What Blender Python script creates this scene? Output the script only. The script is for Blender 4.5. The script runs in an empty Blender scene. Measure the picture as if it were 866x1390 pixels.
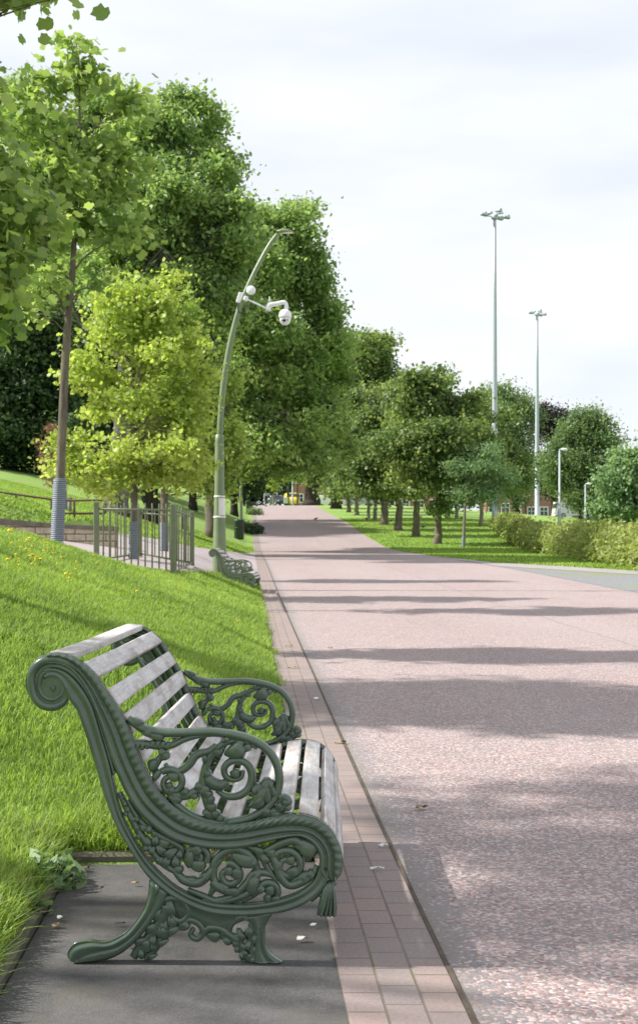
import bpy, math, random
import numpy as np
rng = np.random.default_rng(11)
random.seed(11)
R = math.radians
scene = bpy.context.scene
COL = scene.collection
F_PX, CX, HY, CAMZ = 1804.0, 433.0, 750.0, 1.14

# ------------------------------------------------------------------ helpers
def at(px, py, Y):
    """photo pixel seen at distance Y -> world point"""
    return np.array([(px - CX) * Y / F_PX, Y, CAMZ + (HY - py) * Y / F_PX])

def sm(a, b, x):
    t = np.clip((np.asarray(x, float) - a) / (b - a), 0, 1)
    return t * t * (3 - 2 * t)

def cr(pts, n=8, closed=False):
    """Catmull-Rom through pts (k,d)"""
    p = np.asarray(pts, float)
    if len(p) < 3: 
        t = np.linspace(0, 1, n + 1)[:, None]
        return p[0] * (1 - t) + p[-1] * t
    if closed: q = np.vstack([p[-1], p, p[0], p[1]])
    else: q = np.vstack([2 * p[0] - p[1], p, 2 * p[-1] - p[-2]])
    out = []
    for i in range(1, len(q) - 2):
        a, b, c, d = q[i - 1], q[i], q[i + 1], q[i + 2]
        for t in np.arange(n) / n:
            out.append(.5 * ((2 * b) + (c - a) * t + (2 * a - 5 * b + 4 * c - d) * t * t + (3 * b - a - 3 * c + d) * t ** 3))
    if not closed: out.append(q[-2])
    return np.array(out)

def resample(p, n):
    p = np.asarray(p, float)
    d = np.r_[0, np.cumsum(np.linalg.norm(np.diff(p, axis=0), axis=1))]
    t = np.linspace(0, d[-1], n)
    return np.stack([np.interp(t, d, p[:, k]) for k in range(p.shape[1])], 1)

class MB:
    def __init__(s): s.v = []; s.f = []; s.smooth = []
    def add(s, verts, faces, smooth=True):
        o = len(s.v); s.v.extend([tuple(map(float, x)) for x in verts])
        for f in faces: s.f.append([i + o for i in f]); s.smooth.append(smooth)
    def box(s, c, size, rz=0.0, bev=0.0, rot=None):
        hx, hy, hz = [x / 2 for x in size]; b = min(bev, hx * .9, hy * .9, hz * .9)
        if b <= 0:
            pts = [(x, y, z) for z in (-hz, hz) for x, y in ((-hx, -hy), (hx, -hy), (hx, hy), (-hx, hy))]
            fs = [(3, 2, 1, 0), (4, 5, 6, 7), (0, 1, 5, 4), (1, 2, 6, 5), (2, 3, 7, 6), (3, 0, 4, 7)]
        else:
            pts = []; rings = [(-hz, b), (-hz + b, 0), (hz - b, 0), (hz, b)]
            for z, i in rings:
                x, y = hx - i, hy - i
                for (px, py) in ((-x + (b if not i else 0), -y), (x - (b if not i else 0), -y), (x, -y + (b if not i else 0)), (x, y - (b if not i else 0)),
                                 (x - (b if not i else 0), y), (-x + (b if not i else 0), y), (-x, y - (b if not i else 0)), (-x, -y + (b if not i else 0))):
                    pts.append((px, py, z))
            fs = []
            for k in range(3):
                for j in range(8):
                    fs.append((k * 8 + j, k * 8 + (j + 1) % 8, k * 8 + 8 + (j + 1) % 8, k * 8 + 8 + j))
            fs.append(tuple(range(7, -1, -1))); fs.append(tuple(range(24, 32)))
        P = np.array(pts, float)
        if rot is not None: P = P @ np.asarray(rot, float).T
        if rz:
            c_, s_ = math.cos(rz), math.sin(rz)
            P = np.stack([P[:, 0] * c_ - P[:, 1] * s_, P[:, 0] * s_ + P[:, 1] * c_, P[:, 2]], 1)
        s.add(P + np.asarray(c, float), fs, False)
    def tube(s, pts, r, sides=8, cap=True, flat=None, smooth=True):
        p = np.asarray(pts, float); n = len(p)
        r = np.full(n, r, float) if np.isscalar(r) else np.interp(np.linspace(0, 1, n), np.linspace(0, 1, len(r)), r)
        t = np.gradient(p, axis=0); t /= np.linalg.norm(t, axis=1)[:, None] + 1e-12
        ref = np.array([0, 1, 0.]) if flat is not None or abs(t[:, 1]).mean() < .8 else np.array([1., 0, 0])
        vs = []
        for i in range(n):
            a = np.cross(ref, t[i]); a /= np.linalg.norm(a) + 1e-9
            b = np.cross(t[i], a)
            for j in range(sides):
                th = 2 * math.pi * j / sides
                vs.append(p[i] + r[i] * (math.cos(th) * a + math.sin(th) * b * (flat or 1)))
        fs = [(i * sides + j, i * sides + (j + 1) % sides, (i + 1) * sides + (j + 1) % sides, (i + 1) * sides + j) for i in range(n - 1) for j in range(sides)]
        if cap: fs += [tuple(range(sides - 1, -1, -1)), tuple(range((n - 1) * sides, n * sides))]
        s.add(vs, fs, smooth)
    def lathe(s, prof, c=(0, 0, 0), sides=20, axis=None, smooth=True):
        """prof: (r, z) list"""
        vs = []
        for r, z in prof:
            for j in range(sides):
                th = 2 * math.pi * j / sides
                vs.append((r * math.cos(th), r * math.sin(th), z))
        V = np.array(vs)
        if axis is not None:
            w = np.asarray(axis, float); w /= np.linalg.norm(w)
            a = np.cross(w, (0, 0, 1.) if abs(w[2]) < .9 else (1., 0, 0)); a /= np.linalg.norm(a); b = np.cross(w, a)
            V = V[:, :1] * a + V[:, 1:2] * b + V[:, 2:] * w
        n = len(prof)
        fs = [(i * sides + j, i * sides + (j + 1) % sides, (i + 1) * sides + (j + 1) % sides, (i + 1) * sides + j) for i in range(n - 1) for j in range(sides)]
        fs += [tuple(range(sides - 1, -1, -1)), tuple(range((n - 1) * sides, n * sides))]
        s.add(V + np.asarray(c, float), fs, smooth)
    def ball(s, c, rad, rot=0.0, seg=10, rings=7):
        """ellipsoid; rot turns it in the x-z plane"""
        rx, ry, rz = rad; vs = []; ca, sa = math.cos(rot), math.sin(rot)
        for i in range(rings + 1):
            ph = math.pi * i / rings
            for j in range(seg):
                th = 2 * math.pi * j / seg
                x, y, z = rx * math.sin(ph) * math.cos(th), ry * math.sin(ph) * math.sin(th), rz * math.cos(ph)
                vs.append((c[0] + x * ca - z * sa, c[1] + y, c[2] + x * sa + z * ca))
        s.add(vs, [(i * seg + j, (i + 1) * seg + j, (i + 1) * seg + (j + 1) % seg, i * seg + (j + 1) % seg) for i in range(rings) for j in range(seg)])
    def build(s, name, mat, parent=None, loc=None):
        me = bpy.data.meshes.new(name); me.from_pydata(s.v, [], s.f)
        me.polygons.foreach_set('use_smooth', np.array(s.smooth, bool)); me.update()
        if mat: me.materials.append(mat)
        o = bpy.data.objects.new(name, me); COL.objects.link(o)
        if parent: o.parent = parent
        if loc is not None: o.location = loc
        return o

def tag(o, label=None, cat=None, group=None, kind=None):
    if label: o['label'] = label
    if cat: o['category'] = cat
    if group: o['group'] = group
    if kind: o['kind'] = kind
    return o

def empty(name, loc, label, cat, group=None, rz=0.0):
    o = bpy.data.objects.new(name, None); COL.objects.link(o); o.empty_display_size = .2
    o.location = [float(x) for x in loc]; o.rotation_euler = (0, 0, rz)
    return tag(o, label, cat, group)

def copy_tree(o, parent=None, skip=()):
    c = o.copy(); COL.objects.link(c)
    if parent: c.parent = parent
    for ch in list(o.children):
        if ch.name.split('.')[0] in skip: continue
        copy_tree(ch, c, skip)
    return c

def polys(name, V, k, mat, parent=None, tint=None, smooth=False):
    """V: (n*k,3) array, each run of k a polygon"""
    n = len(V) // k
    me = bpy.data.meshes.new(name)
    me.vertices.add(n * k); me.loops.add(n * k); me.polygons.add(n)
    me.vertices.foreach_set('co', np.ascontiguousarray(V, np.float32).ravel())
    me.loops.foreach_set('vertex_index', np.arange(n * k, dtype=np.int32))
    me.polygons.foreach_set('loop_start', np.arange(0, n * k, k, dtype=np.int32))
    me.polygons.foreach_set('loop_total', np.full(n, k, np.int32))
    me.update(calc_edges=True)
    if tint is not None:
        a = me.attributes.new('tint', 'FLOAT', 'FACE'); a.data.foreach_set('value', np.ascontiguousarray(tint, np.float32))
    me.materials.append(mat)
    o = bpy.data.objects.new(name, me); COL.objects.link(o)
    if parent: o.parent = parent
    return o

# ------------------------------------------------------------------ materials
class NT:
    def __init__(s, name):
        s.m = bpy.data.materials.new(name); s.m.use_nodes = True
        s.t = s.m.node_tree; s.t.nodes.clear()
        s.out = s.n('ShaderNodeOutputMaterial')
    def n(s, typ, **kw):
        nd = s.t.nodes.new(typ)
        for k, v in kw.items():
            if k.startswith('_'): setattr(nd, k[1:], v)
            else:
                key = k.replace('__', ' ')
                s.set(nd.inputs[int(key[1:]) if key[0] == 'i' and key[1:].isdigit() else key], v)
        return nd
    def set(s, sock, v):
        if isinstance(v, bpy.types.NodeSocket): s.t.links.new(v, sock)
        else: sock.default_value = v
    def noise(s, scale, detail=4, rough=.6, vec=None, dist=0.0):
        n = s.n('ShaderNodeTexNoise', Scale=scale, Detail=detail, Roughness=rough, Distortion=dist)
        if vec is not None: s.set(n.inputs['Vector'], vec)
        return n.outputs[0]
    def ramp(s, fac, stops):
        r = s.n('ShaderNodeValToRGB', Fac=fac); e = r.color_ramp.elements
        while len(e) < len(stops): e.new(.5)
        for el, (p, c) in zip(e, stops):
            el.position = p; el.color = (*c, 1) if not np.isscalar(c) else (c, c, c, 1)
        return r.outputs[0]
    def mix(s, fac, a, b, typ='MIX'):
        m = s.n('ShaderNodeMix', _data_type='RGBA', _blend_type=typ)
        s.set(m.inputs[0], fac)
        for sock, v in ((m.inputs[6], a), (m.inputs[7], b)):
            s.set(sock, v if isinstance(v, bpy.types.NodeSocket) else (*v, 1))
        return m.outputs[2]
    def math(s, op, a, b=0.0, c=0.0):
        m = s.n('ShaderNodeMath', _operation=op); s.set(m.inputs[0], a); s.set(m.inputs[1], b); s.set(m.inputs[2], c)
        return m.outputs[0]
    def obj(s): return s.n('ShaderNodeTexCoord').outputs['Object']
    def pos(s): return s.n('ShaderNodeNewGeometry').outputs['Position']
    def uv(s): return s.n('ShaderNodeUVMap').outputs[0]
    def mapping(s, vec, scale=(1, 1, 1), rot=(0, 0, 0), loc=(0, 0, 0)):
        return s.n('ShaderNodeMapping', Vector=vec, Scale=scale, Rotation=rot, Location=loc).outputs[0]
    def bump(s, h, strength=.3, dist=.01):
        return s.n('ShaderNodeBump', Height=h, Strength=strength, Distance=dist).outputs[0]
    def bsdf(s, color, rough=.7, metal=0.0, normal=None, spec=.5, coat=0.0):
        b = s.n('ShaderNodeBsdfPrincipled')
        s.set(b.inputs['Base Color'], color if isinstance(color, bpy.types.NodeSocket) else (*color, 1))
        s.set(b.inputs['Roughness'], rough); b.inputs['Metallic'].default_value = metal
        b.inputs['Specular IOR Level'].default_value = spec
        if coat: b.inputs['Coat Weight'].default_value = coat
        if normal is not None: s.set(b.inputs['Normal'], normal)
        return b.outputs[0]
    def done(s, sh): s.t.links.new(sh, s.out.inputs['Surface']); return s.m

def plain(name, c, rough=.6, metal=0.0, var=.18, scale=6, bump=.1, spec=.5):
    t = NT(name); v = t.obj(); n = t.noise(scale, 5, .65, v)
    col = t.ramp(n, [(.25, tuple(x * (1 - var) for x in c)), (.75, tuple(min(1, x * (1 + var)) for x in c))])
    return t.done(t.bsdf(col, rough, metal, t.bump(t.noise(scale * 12, 3, .6, v), bump, .004), spec))

def leaf_mat(name, dark, light, warm=None, trans=.4, gloss=.35):
    t = NT(name)
    a = t.n('ShaderNodeAttribute', _attribute_name='tint').outputs['Fac']
    n = t.noise(.55, 3, .6, t.pos())
    f = t.math('ADD', t.math('MULTIPLY', a, .7), t.math('MULTIPLY', n, .3))
    stops = [(.15, dark), (.8, light)]
    if warm: stops.append((.97, warm))
    c = t.ramp(f, stops)
    d = t.bsdf(c, .5, 0, None, gloss)
    tc = t.mix(1.0, c, (1.2, 1.2, .75), 'MULTIPLY')
    tr = t.n('ShaderNodeBsdfTranslucent', Color=tc).outputs[0]
    mx = t.n('ShaderNodeMixShader', Fac=trans); t.t.links.new(d, mx.inputs[1]); t.t.links.new(tr, mx.inputs[2])
    return t.done(mx.outputs[0])

M = {}
def bark(name, a, b, sc=1.0):
    t = NT(name); v = t.mapping(t.pos(), (14 * sc, 14 * sc, 2.4 * sc))
    n = t.noise(1.0, 7, .7, v, .6)
    c = t.ramp(n, [(.3, a), (.7, b)])
    big = t.noise(1.7, 3, .5, t.pos())
    c = t.mix(t.math('MULTIPLY', big, .35), c, tuple(x * .6 for x in b))
    return t.done(t.bsdf(c, .9, 0, t.bump(n, .8, .03), .2))
M['bark'] = bark('bark_brown', (.07, .058, .044), (.25, .215, .165))
M['bark_dark'] = bark('bark_dark', (.02, .017, .014), (.075, .063, .05), .5)
M['bark_grey'] = bark('bark_grey', (.07, .066, .058), (.2, .19, .17), .6)
M['bark_pale'] = bark('bark_pale', (.13, .11, .085), (.34, .3, .24), .8)

M['leaf_tulip'] = leaf_mat('leaf_tulip', (.14, .24, .06), (.42, .54, .18), (.56, .57, .22), .55, .55)
M['leaf_yellow'] = leaf_mat('leaf_yellow', (.28, .38, .07), (.56, .66, .18), (.7, .67, .2), .52, .5)
M['leaf_ygreen'] = leaf_mat('leaf_ygreen', (.17, .28, .05), (.42, .53, .13), (.52, .52, .14), .5, .5)
M['leaf_ash'] = leaf_mat('leaf_ash', (.11, .2, .06), (.4, .54, .19), (.56, .58, .22), .52, .5)
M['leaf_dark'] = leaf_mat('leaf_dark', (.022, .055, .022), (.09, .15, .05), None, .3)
M['leaf_chestnut'] = leaf_mat('leaf_chestnut', (.065, .13, .04), (.3, .39, .13), (.48, .44, .15), .44, .45)
M['leaf_lime'] = leaf_mat('leaf_lime', (.07, .145, .06), (.26, .345, .15), (.34, .36, .18), .42, .4)
M['leaf_blue'] = leaf_mat('leaf_blue', (.14, .25, .12), (.35, .49, .25), (.42, .52, .29), .46, .45)
M['leaf_copper'] = leaf_mat('leaf_copper', (.016, .014, .018), (.06, .04, .05), None, .2)
M['leaf_brown'] = leaf_mat('leaf_brown', (.16, .08, .045), (.4, .23, .15), None, .35)
M['leaf_hedge'] = leaf_mat('leaf_hedge', (.15, .2, .055), (.4, .45, .14), (.52, .5, .17), .42)
M['leaf_shrub'] = leaf_mat('leaf_shrub', (.02, .05, .02), (.07, .12, .05), None, .3)

def iron():
    t = NT('green_cast_iron'); v = t.obj()
    n = t.noise(9, 5, .6, v)
    c = t.ramp(n, [(.3, (.046, .076, .052)), (.7, (.084, .126, .086))])
    w = t.noise(38, 6, .75, v)
    wear = t.ramp(w, [(.645, 0.0), (.7, 1.0)])
    c = t.mix(t.math('MULTIPLY', wear, .6), c, (.12, .085, .06))
    r = t.ramp(t.noise(22, 4, .6, v), [(.3, .17), (.75, .36)])
    return t.done(t.bsdf(c, r, 0, t.bump(t.noise(120, 4, .6, v), .25, .003), .6, .4))
M['iron'] = iron()
M['iron_sunlit'] = plain('dusty_green_iron', (.2, .245, .16), .3, var=.2, scale=8, spec=.7)  # paler copy of the bench iron, sunlight on the far bench put into the colour
def wood():
    t = NT('weathered_slat_wood'); v = t.obj()
    oi = t.n('ShaderNodeObjectInfo')
    off = t.n('ShaderNodeVectorMath', _operation='ADD'); t.set(off.inputs[0], v)
    cmb = t.n('ShaderNodeCombineXYZ', X=t.math('MULTIPLY', oi.outputs['Random'], 7), Z=t.math('MULTIPLY', oi.outputs['Random'], 3)).outputs[0]
    t.set(off.inputs[1], cmb); v = off.outputs[0]
    g = t.noise(1.0, 6, .7, t.mapping(v, (140, 4.5, 140)), .8)
    blot = t.noise(5.5, 5, .65, t.mapping(v, (3, 1, 3)))
    c = t.ramp(g, [(.28, (.42, .405, .4)), (.5, (.62, .6, .6)), (.75, (.76, .75, .755))])
    c = t.mix(t.ramp(blot, [(.42, 0.0), (.7, .8)]), c, (.31, .245, .2))
    sp = t.noise(60, 3, .6, v)
    c = t.mix(t.ramp(sp, [(.68, 0.0), (.74, .55)]), c, (.10, .085, .07))
    return t.done(t.bsdf(c, .72, 0, t.bump(g, .45, .003), .35))
M['wood'] = wood()

def path_mat():
    t = NT('red_chip_asphalt'); uv = t.uv(); sx = t.n('ShaderNodeSeparateXYZ', Vector=uv); s = sx.outputs[0]; y = sx.outputs[1]
    warp = t.n('ShaderNodeVectorMath', _operation='MULTIPLY_ADD')
    nz = t.n('ShaderNodeTexNoise', Scale=45.0, Detail=2.0); t.set(nz.inputs['Vector'], uv)
    t.set(warp.inputs[0], nz.outputs[1]); warp.inputs[1].default_value = (.012, .012, 0); t.set(warp.inputs[2], uv)
    vo = t.n('ShaderNodeTexVoronoi', Scale=92.0); t.set(vo.inputs['Vector'], warp.outputs[0])
    cell = t.n('ShaderNodeSeparateColor', Color=vo.outputs['Color'])
    big = t.noise(1.1, 5, .65, uv); mid = t.noise(7, 4, .65, uv)
    edge = t.math('SUBTRACT', 1.0, t.math('SMOOTHSTEP', 0, 0) ) if False else None
    # greyer, smoother margin beside the brick edge
    mg = t.n('ShaderNodeMapRange', _interpolation_type='SMOOTHSTEP'); t.set(mg.inputs[0], t.math('ADD', s, t.math('MULTIPLY', mid, .25)))
    mg.inputs[1].default_value = .42; mg.inputs[2].default_value = .64; mg.inputs[3].default_value = .0; mg.inputs[4].default_value = 1.0
    thr = t.math('ADD', t.math('MULTIPLY', big, .5), t.math('MULTIPLY', mid, .35))
    thr = t.math('ADD', thr, t.math('MULTIPLY', t.math('SUBTRACT', 1.0, mg.outputs[0]), .55))
    thr = t.math('SUBTRACT', thr, .14)
    ischip = t.math('GREATER_THAN', cell.outputs[0], thr)
    chip = t.ramp(cell.outputs[1], [(.0, (.19, .11, .105)), (.4, (.34, .24, .23)), (.8, (.46, .36, .345)), (1, (.56, .475, .46))])
    binder = t.ramp(t.noise(160, 3, .7, uv), [(.3, (.15, .14, .15)), (.7, (.29, .27, .28))])
    c = t.mix(ischip, binder, chip)
    # rubbed-out average tone and long tonal streaks from resurfacing
    lane = t.noise(1.0, 4, .6, t.mapping(uv, (.55, .09, 1)))
    c = t.mix(t.ramp(lane, [(.35, 0.0), (.7, .35)]), c, (.39, .34, .33))
    seam = t.math('ABSOLUTE', t.math('SUBTRACT', t.math('ADD', s, t.math('MULTIPLY', t.noise(.4, 3, .5, uv), .25)), 3.93))
    c = t.mix(t.math('MULTIPLY', t.math('LESS_THAN', seam, .013), .55), c, (.17, .15, .15))
    vc = t.n('ShaderNodeTexVoronoi', Scale=.33, _feature='DISTANCE_TO_EDGE'); t.set(vc.inputs['Vector'], t.mapping(uv, (1, .55, 1), (0, 0, .4)))
    c = t.mix(t.math('MULTIPLY', t.math('LESS_THAN', vc.outputs[0], .001), .12), c, (.18, .15, .15))
    dirt = t.noise(.35, 5, .7, uv)
    c = t.mix(t.ramp(dirt, [(.5, 0.0), (.75, .3)]), c, (.3, .255, .25))
    st = t.noise(2.6, 7, .75, t.mapping(uv, (1, .6, 1), (0, 0, 0), (3, 7, 0)))
    c = t.mix(t.ramp(st, [(.58, 0.0), (.72, .38)]), c, (.2, .165, .165))
    gum = t.n('ShaderNodeTexVoronoi', Scale=2.1); t.set(gum.inputs['Vector'], uv)
    gs = t.n('ShaderNodeSeparateColor', Color=gum.outputs['Color'])
    c = t.mix(t.math('MULTIPLY', t.math('LESS_THAN', gum.outputs['Distance'], t.math('MULTIPLY', gs.outputs[0], .045)), .6), c, (.14, .125, .125))
    ed = t.n('ShaderNodeMapRange', _interpolation_type='SMOOTHSTEP'); t.set(ed.inputs[0], t.math('SUBTRACT', s, t.math('MULTIPLY', mid, .16)))
    ed.inputs[1].default_value = .21; ed.inputs[2].default_value = .33; ed.inputs[3].default_value = .5; ed.inputs[4].default_value = 0.0
    c = t.mix(ed.outputs[0], c, (.2, .17, .14))
    h = t.math('ADD', t.math('MULTIPLY', vo.outputs['Distance'], -.8), t.math('MULTIPLY', ischip, .4))
    return t.done(t.bsdf(c, .82, 0, t.bump(h, .55, .006), .4))
M['path'] = path_mat()
def brick_border():
    t = NT('brick_setts'); uv = t.uv()
    b = t.n('ShaderNodeTexBrick', _offset=.38, _offset_frequency=2, Scale=1.0, Mortar__Size=.0042, Mortar__Smooth=.4, Bias=-.1, Brick__Width=.145, Row__Height=.1)
    t.set(b.inputs['Vector'], uv)
    b.inputs['Color1'].default_value = (.32, .24, .22, 1); b.inputs['Color2'].default_value = (.25, .215, .215, 1); b.inputs['Mortar'].default_value = (.15, .125, .1, 1)
    n = t.noise(3.2, 5, .65, uv)
    c = t.mix(t.ramp(n, [(.35, 0.0), (.7, .6)]), b.outputs[0], (.33, .275, .25))
    sp = t.noise(95, 4, .7, uv)
    c = t.mix(t.ramp(sp, [(.35, .45), (.65, 0.0)]), c, (.15, .12, .115))
    moss = t.math('MULTIPLY', b.outputs[1], t.ramp(t.noise(2.3, 4, .6, uv), [(.52, 0.0), (.7, .7)]))
    c = t.mix(moss, c, (.12, .13, .04))
    h = t.math('ADD', t.math('MULTIPLY', b.outputs[1], -1.0), t.math('MULTIPLY', sp, .25))
    return t.done(t.bsdf(c, .85, 0, t.bump(h, .6, .008), .35))
M['setts'] = brick_border()
def ground_mat(name, stops, fine=26, patch=None):
    t = NT(name); p = t.pos()
    a = t.noise(fine, 6, .75, p); b = t.noise(.7, 5, .65, p); st = t.noise(1.0, 4, .6, t.mapping(p, (70, 12, 12)))
    f = t.math('ADD', t.math('MULTIPLY', a, .55), t.math('ADD', t.math('MULTIPLY', b, .3), t.math('MULTIPLY', st, .2)))
    c = t.ramp(f, stops)
    if patch: c = t.mix(t.ramp(t.noise(.28, 5, .7, p), [(.5, 0.0), (.66, .8)]), c, patch)
    return t.done(t.bsdf(c, .85, 0, t.bump(a, .9, .05), .25))
M['lawn'] = ground_mat('lawn_grass', [(.3, (.1, .19, .04)), (.52, (.23, .37, .085)), (.75, (.36, .5, .12))], patch=(.33, .37, .12))
M['concrete'] = plain('pale_concrete', (.31, .28, .275), .85, var=.22, scale=2.5, bump=.3)
M['sidepath'] = plain('side_path_asphalt', (.36, .31, .315), .85, var=.2, scale=3, bump=.3)
def junction():
    t = NT('worn_grey_asphalt'); p = t.pos()
    c = t.ramp(t.noise(14, 6, .75, p), [(.3, (.14, .145, .155)), (.7, (.29, .29, .3))])
    g = t.noise(.8, 6, .7, t.mapping(p, (1, .5, 1)))
    c = t.mix(t.ramp(g, [(.52, 0.0), (.62, .75)]), c, (.2, .24, .06))
    return t.done(t.bsdf(c, .9, 0, t.bump(t.noise(60, 3, .6, p), .4, .01), .3))
M['junction'] = junction()
def slab():
    t = NT('old_dark_slab'); p = t.pos()
    c = t.ramp(t.noise(5, 7, .7, p), [(.3, (.07, .068, .068)), (.7, (.16, .155, .155))])
    s = t.noise(190, 5, .8, p)
    c = t.mix(t.ramp(s, [(.3, .75), (.48, 0.0)]), c, (.03, .03, .032))
    c = t.mix(t.ramp(s, [(.56, 0.0), (.66, .7)]), c, (.3, .29, .28))
    c = t.mix(t.ramp(t.noise(1.2, 6, .75, p), [(.45, 0.0), (.65, .5)]), c, (.2, .19, .18))
    c = t.mix(t.ramp(t.noise(2.4, 5, .7, p), [(.55, 0.0), (.7, .5)]), c, (.12, .105, .075))
    return t.done(t.bsdf(c, .85, 0, t.bump(s, .8, .008), .3))
M['slab'] = slab()
M['kerb'] = plain('mossy_edging', (.13, .12, .09), .9, var=.35, scale=8, bump=.6)
M['soil_shadow'] = plain('soil_shadow', (.09, .07, .05), .95, var=.4, scale=14, bump=.8)
M['blade'] = leaf_mat('blade', (.085, .17, .03), (.4, .55, .115), (.57, .55, .2), .47, .35)
M['straw'] = leaf_mat('straw_blade', (.3, .25, .12), (.52, .45, .26), None, .3)
M['lamp_green'] = plain('lamp_green_paint', (.17, .225, .12), .42, var=.22, scale=2.2, bump=.05)
M['bench_far'] = M['iron']
M['fence_green'] = plain('fence_olive_paint', (.17, .195, .115), .5, var=.2, scale=8)
M['rail_red'] = plain('oxide_red_rail', (.13, .075, .06), .6, var=.3, scale=9)
M['galv'] = plain('galvanised_steel', (.4, .445, .49), .5, .1, var=.04, scale=.5, bump=.0)
M['white'] = plain('white_enamel', (.82, .83, .85), .35, var=.03, scale=4, bump=.02)
M['black'] = plain('black_rubber', (.02, .02, .022), .5, var=.2)
M['lens'] = plain('dark_lens', (.015, .015, .02), .1, var=.1)
M['paper'] = plain('paper', (.78, .77, .74), .8, var=.08)
M['bin'] = plain('dark_green_bin', (.022, .045, .032), .45, var=.25, scale=5)
def guard():
    t = NT('grey_mesh_guard'); p = t.obj()
    w = t.n('ShaderNodeTexWave', _wave_type='BANDS', _bands_direction='Z', Scale=11.0, Distortion=.25, Detail=2.0)
    t.set(w.inputs['Vector'], p)
    c = t.ramp(w.outputs[1], [(.2, (.1, .125, .16)), (.8, (.3, .345, .4))])
    return t.done(t.bsdf(c, .6, 0, t.bump(w.outputs[1], .8, .012)))
M['guard'] = guard()
def stone():
    t = NT('sandstone_blocks'); p = t.obj(); v = t.mapping(p, (1, 1, 1), (R(90), 0, 0))
    b = t.n('ShaderNodeTexBrick', _offset=.45, Scale=1.0, Mortar__Size=.012, Mortar__Smooth=.4, Brick__Width=.42, Row__Height=.15); t.set(b.inputs['Vector'], v)
    b.inputs['Color1'].default_value = (.68, .58, .43, 1); b.inputs['Color2'].default_value = (.55, .48, .38, 1); b.inputs['Mortar'].default_value = (.13, .115, .09, 1)
    n = t.noise(9, 6, .7, p)
    c = t.mix(t.ramp(n, [(.35, .55), (.65, 0.0)]), b.outputs[0], (.17, .14, .1))
    return t.done(t.bsdf(c, .9, 0, t.bump(t.math('SUBTRACT', t.math('MULTIPLY', n, .6), b.outputs[1]), .8, .02), .2))
M['stone'] = stone()
M['coping'] = plain('dark_coping', (.16, .14, .115), .9, var=.4, scale=5, bump=.5)
def brickwall():
    t = NT('red_brick_wall'); p = t.obj(); v = t.mapping(p, (1, 1, 1), (R(90), 0, 0))
    b = t.n('ShaderNodeTexBrick', Scale=1.0, Mortar__Size=.01, Brick__Width=.225, Row__Height=.075); t.set(b.inputs['Vector'], v)
    b.inputs['Color1'].default_value = (.34, .13, .09, 1); b.inputs['Color2'].default_value = (.25, .1, .075, 1); b.inputs['Mortar'].default_value = (.35, .3, .27, 1)
    return t.done(t.bsdf(t.mix(t.math('MULTIPLY', t.noise(1.5, 4, .6, p), .4), b.outputs[0], (.2, .09, .07)), .9))
M['brick'] = brickwall()
M['roof'] = plain('slate_roof', (.08, .08, .09), .7, var=.25, scale=6)
M['glass'] = plain('window_glass', (.05, .06, .07), .08, var=.2, scale=1)
M['yellow'] = plain('yellow_paint', (.75, .48, .04), .4, var=.05)
M['car_dark'] = plain('dark_car_paint', (.03, .035, .045), .25, var=.1)
M['car_white'] = plain('white_car_paint', (.75, .75, .76), .25, var=.05)
M['car_silver'] = plain('silver_car_paint', (.35, .36, .38), .28, .3, var=.05)
M['flower'] = plain('yellow_petals', (.8, .62, .02), .6, var=.1)
M['feather'] = plain('dark_feathers', (.02, .02, .025), .5, var=.3, scale=20)
M['dry'] = plain('dry_leaf', (.33, .22, .12), .8, var=.4, scale=20)
M['skin'] = plain('skin', (.5, .32, .24), .6, var=.05)
M['top_cloth'] = plain('pale_top', (.5, .47, .5), .8, var=.1)
M['trousers'] = plain('dark_trousers', (.03, .035, .06), .8, var=.1)
M['hair'] = plain('brown_hair', (.04, .025, .02), .6, var=.2)
M['polepale'] = plain('pale_blue_pole', (.5, .66, .72), .5, var=.08)

# ------------------------------------------------------------------ terrain
PY = np.array([-40, -10, 0, 3.66, 12, 24.7, 39, 55, 67.5, 79, 90, 100, 122, 149, 190, 300, 420.])
PZ = np.array([-.5, -.06, 0, .0, .12, .37, .72, 1.02, 1.27, 1.88, 2.64, 3.38, 4.72, 6.40, 7.78, 11.5, 15.5])
def _pchip(x):
    x = np.asarray(x, float); h = np.diff(PY); d = np.diff(PZ) / h
    m = np.r_[d[0], 2 * d[:-1] * d[1:] / np.where(np.abs(d[:-1] + d[1:]) < 1e-9, 1, d[:-1] + d[1:]), d[-1]]
    m[1:-1] = np.where(d[:-1] * d[1:] > 0, m[1:-1], 0)
    i = np.clip(np.searchsorted(PY, x) - 1, 0, len(h) - 1); t = (x - PY[i]) / h[i]
    return ((2 * t**3 - 3 * t**2 + 1) * PZ[i] + (t**3 - 2 * t**2 + t) * h[i] * m[i] + (-2 * t**3 + 3 * t**2) * PZ[i + 1] + (t**3 - t**2) * h[i] * m[i + 1])
def XL(Y): return .24 - .0525 * np.asarray(Y, float)
SLAB_Y0, SLAB_Y1, SLAB_S = 2.2, 4.86, -.88
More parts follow.
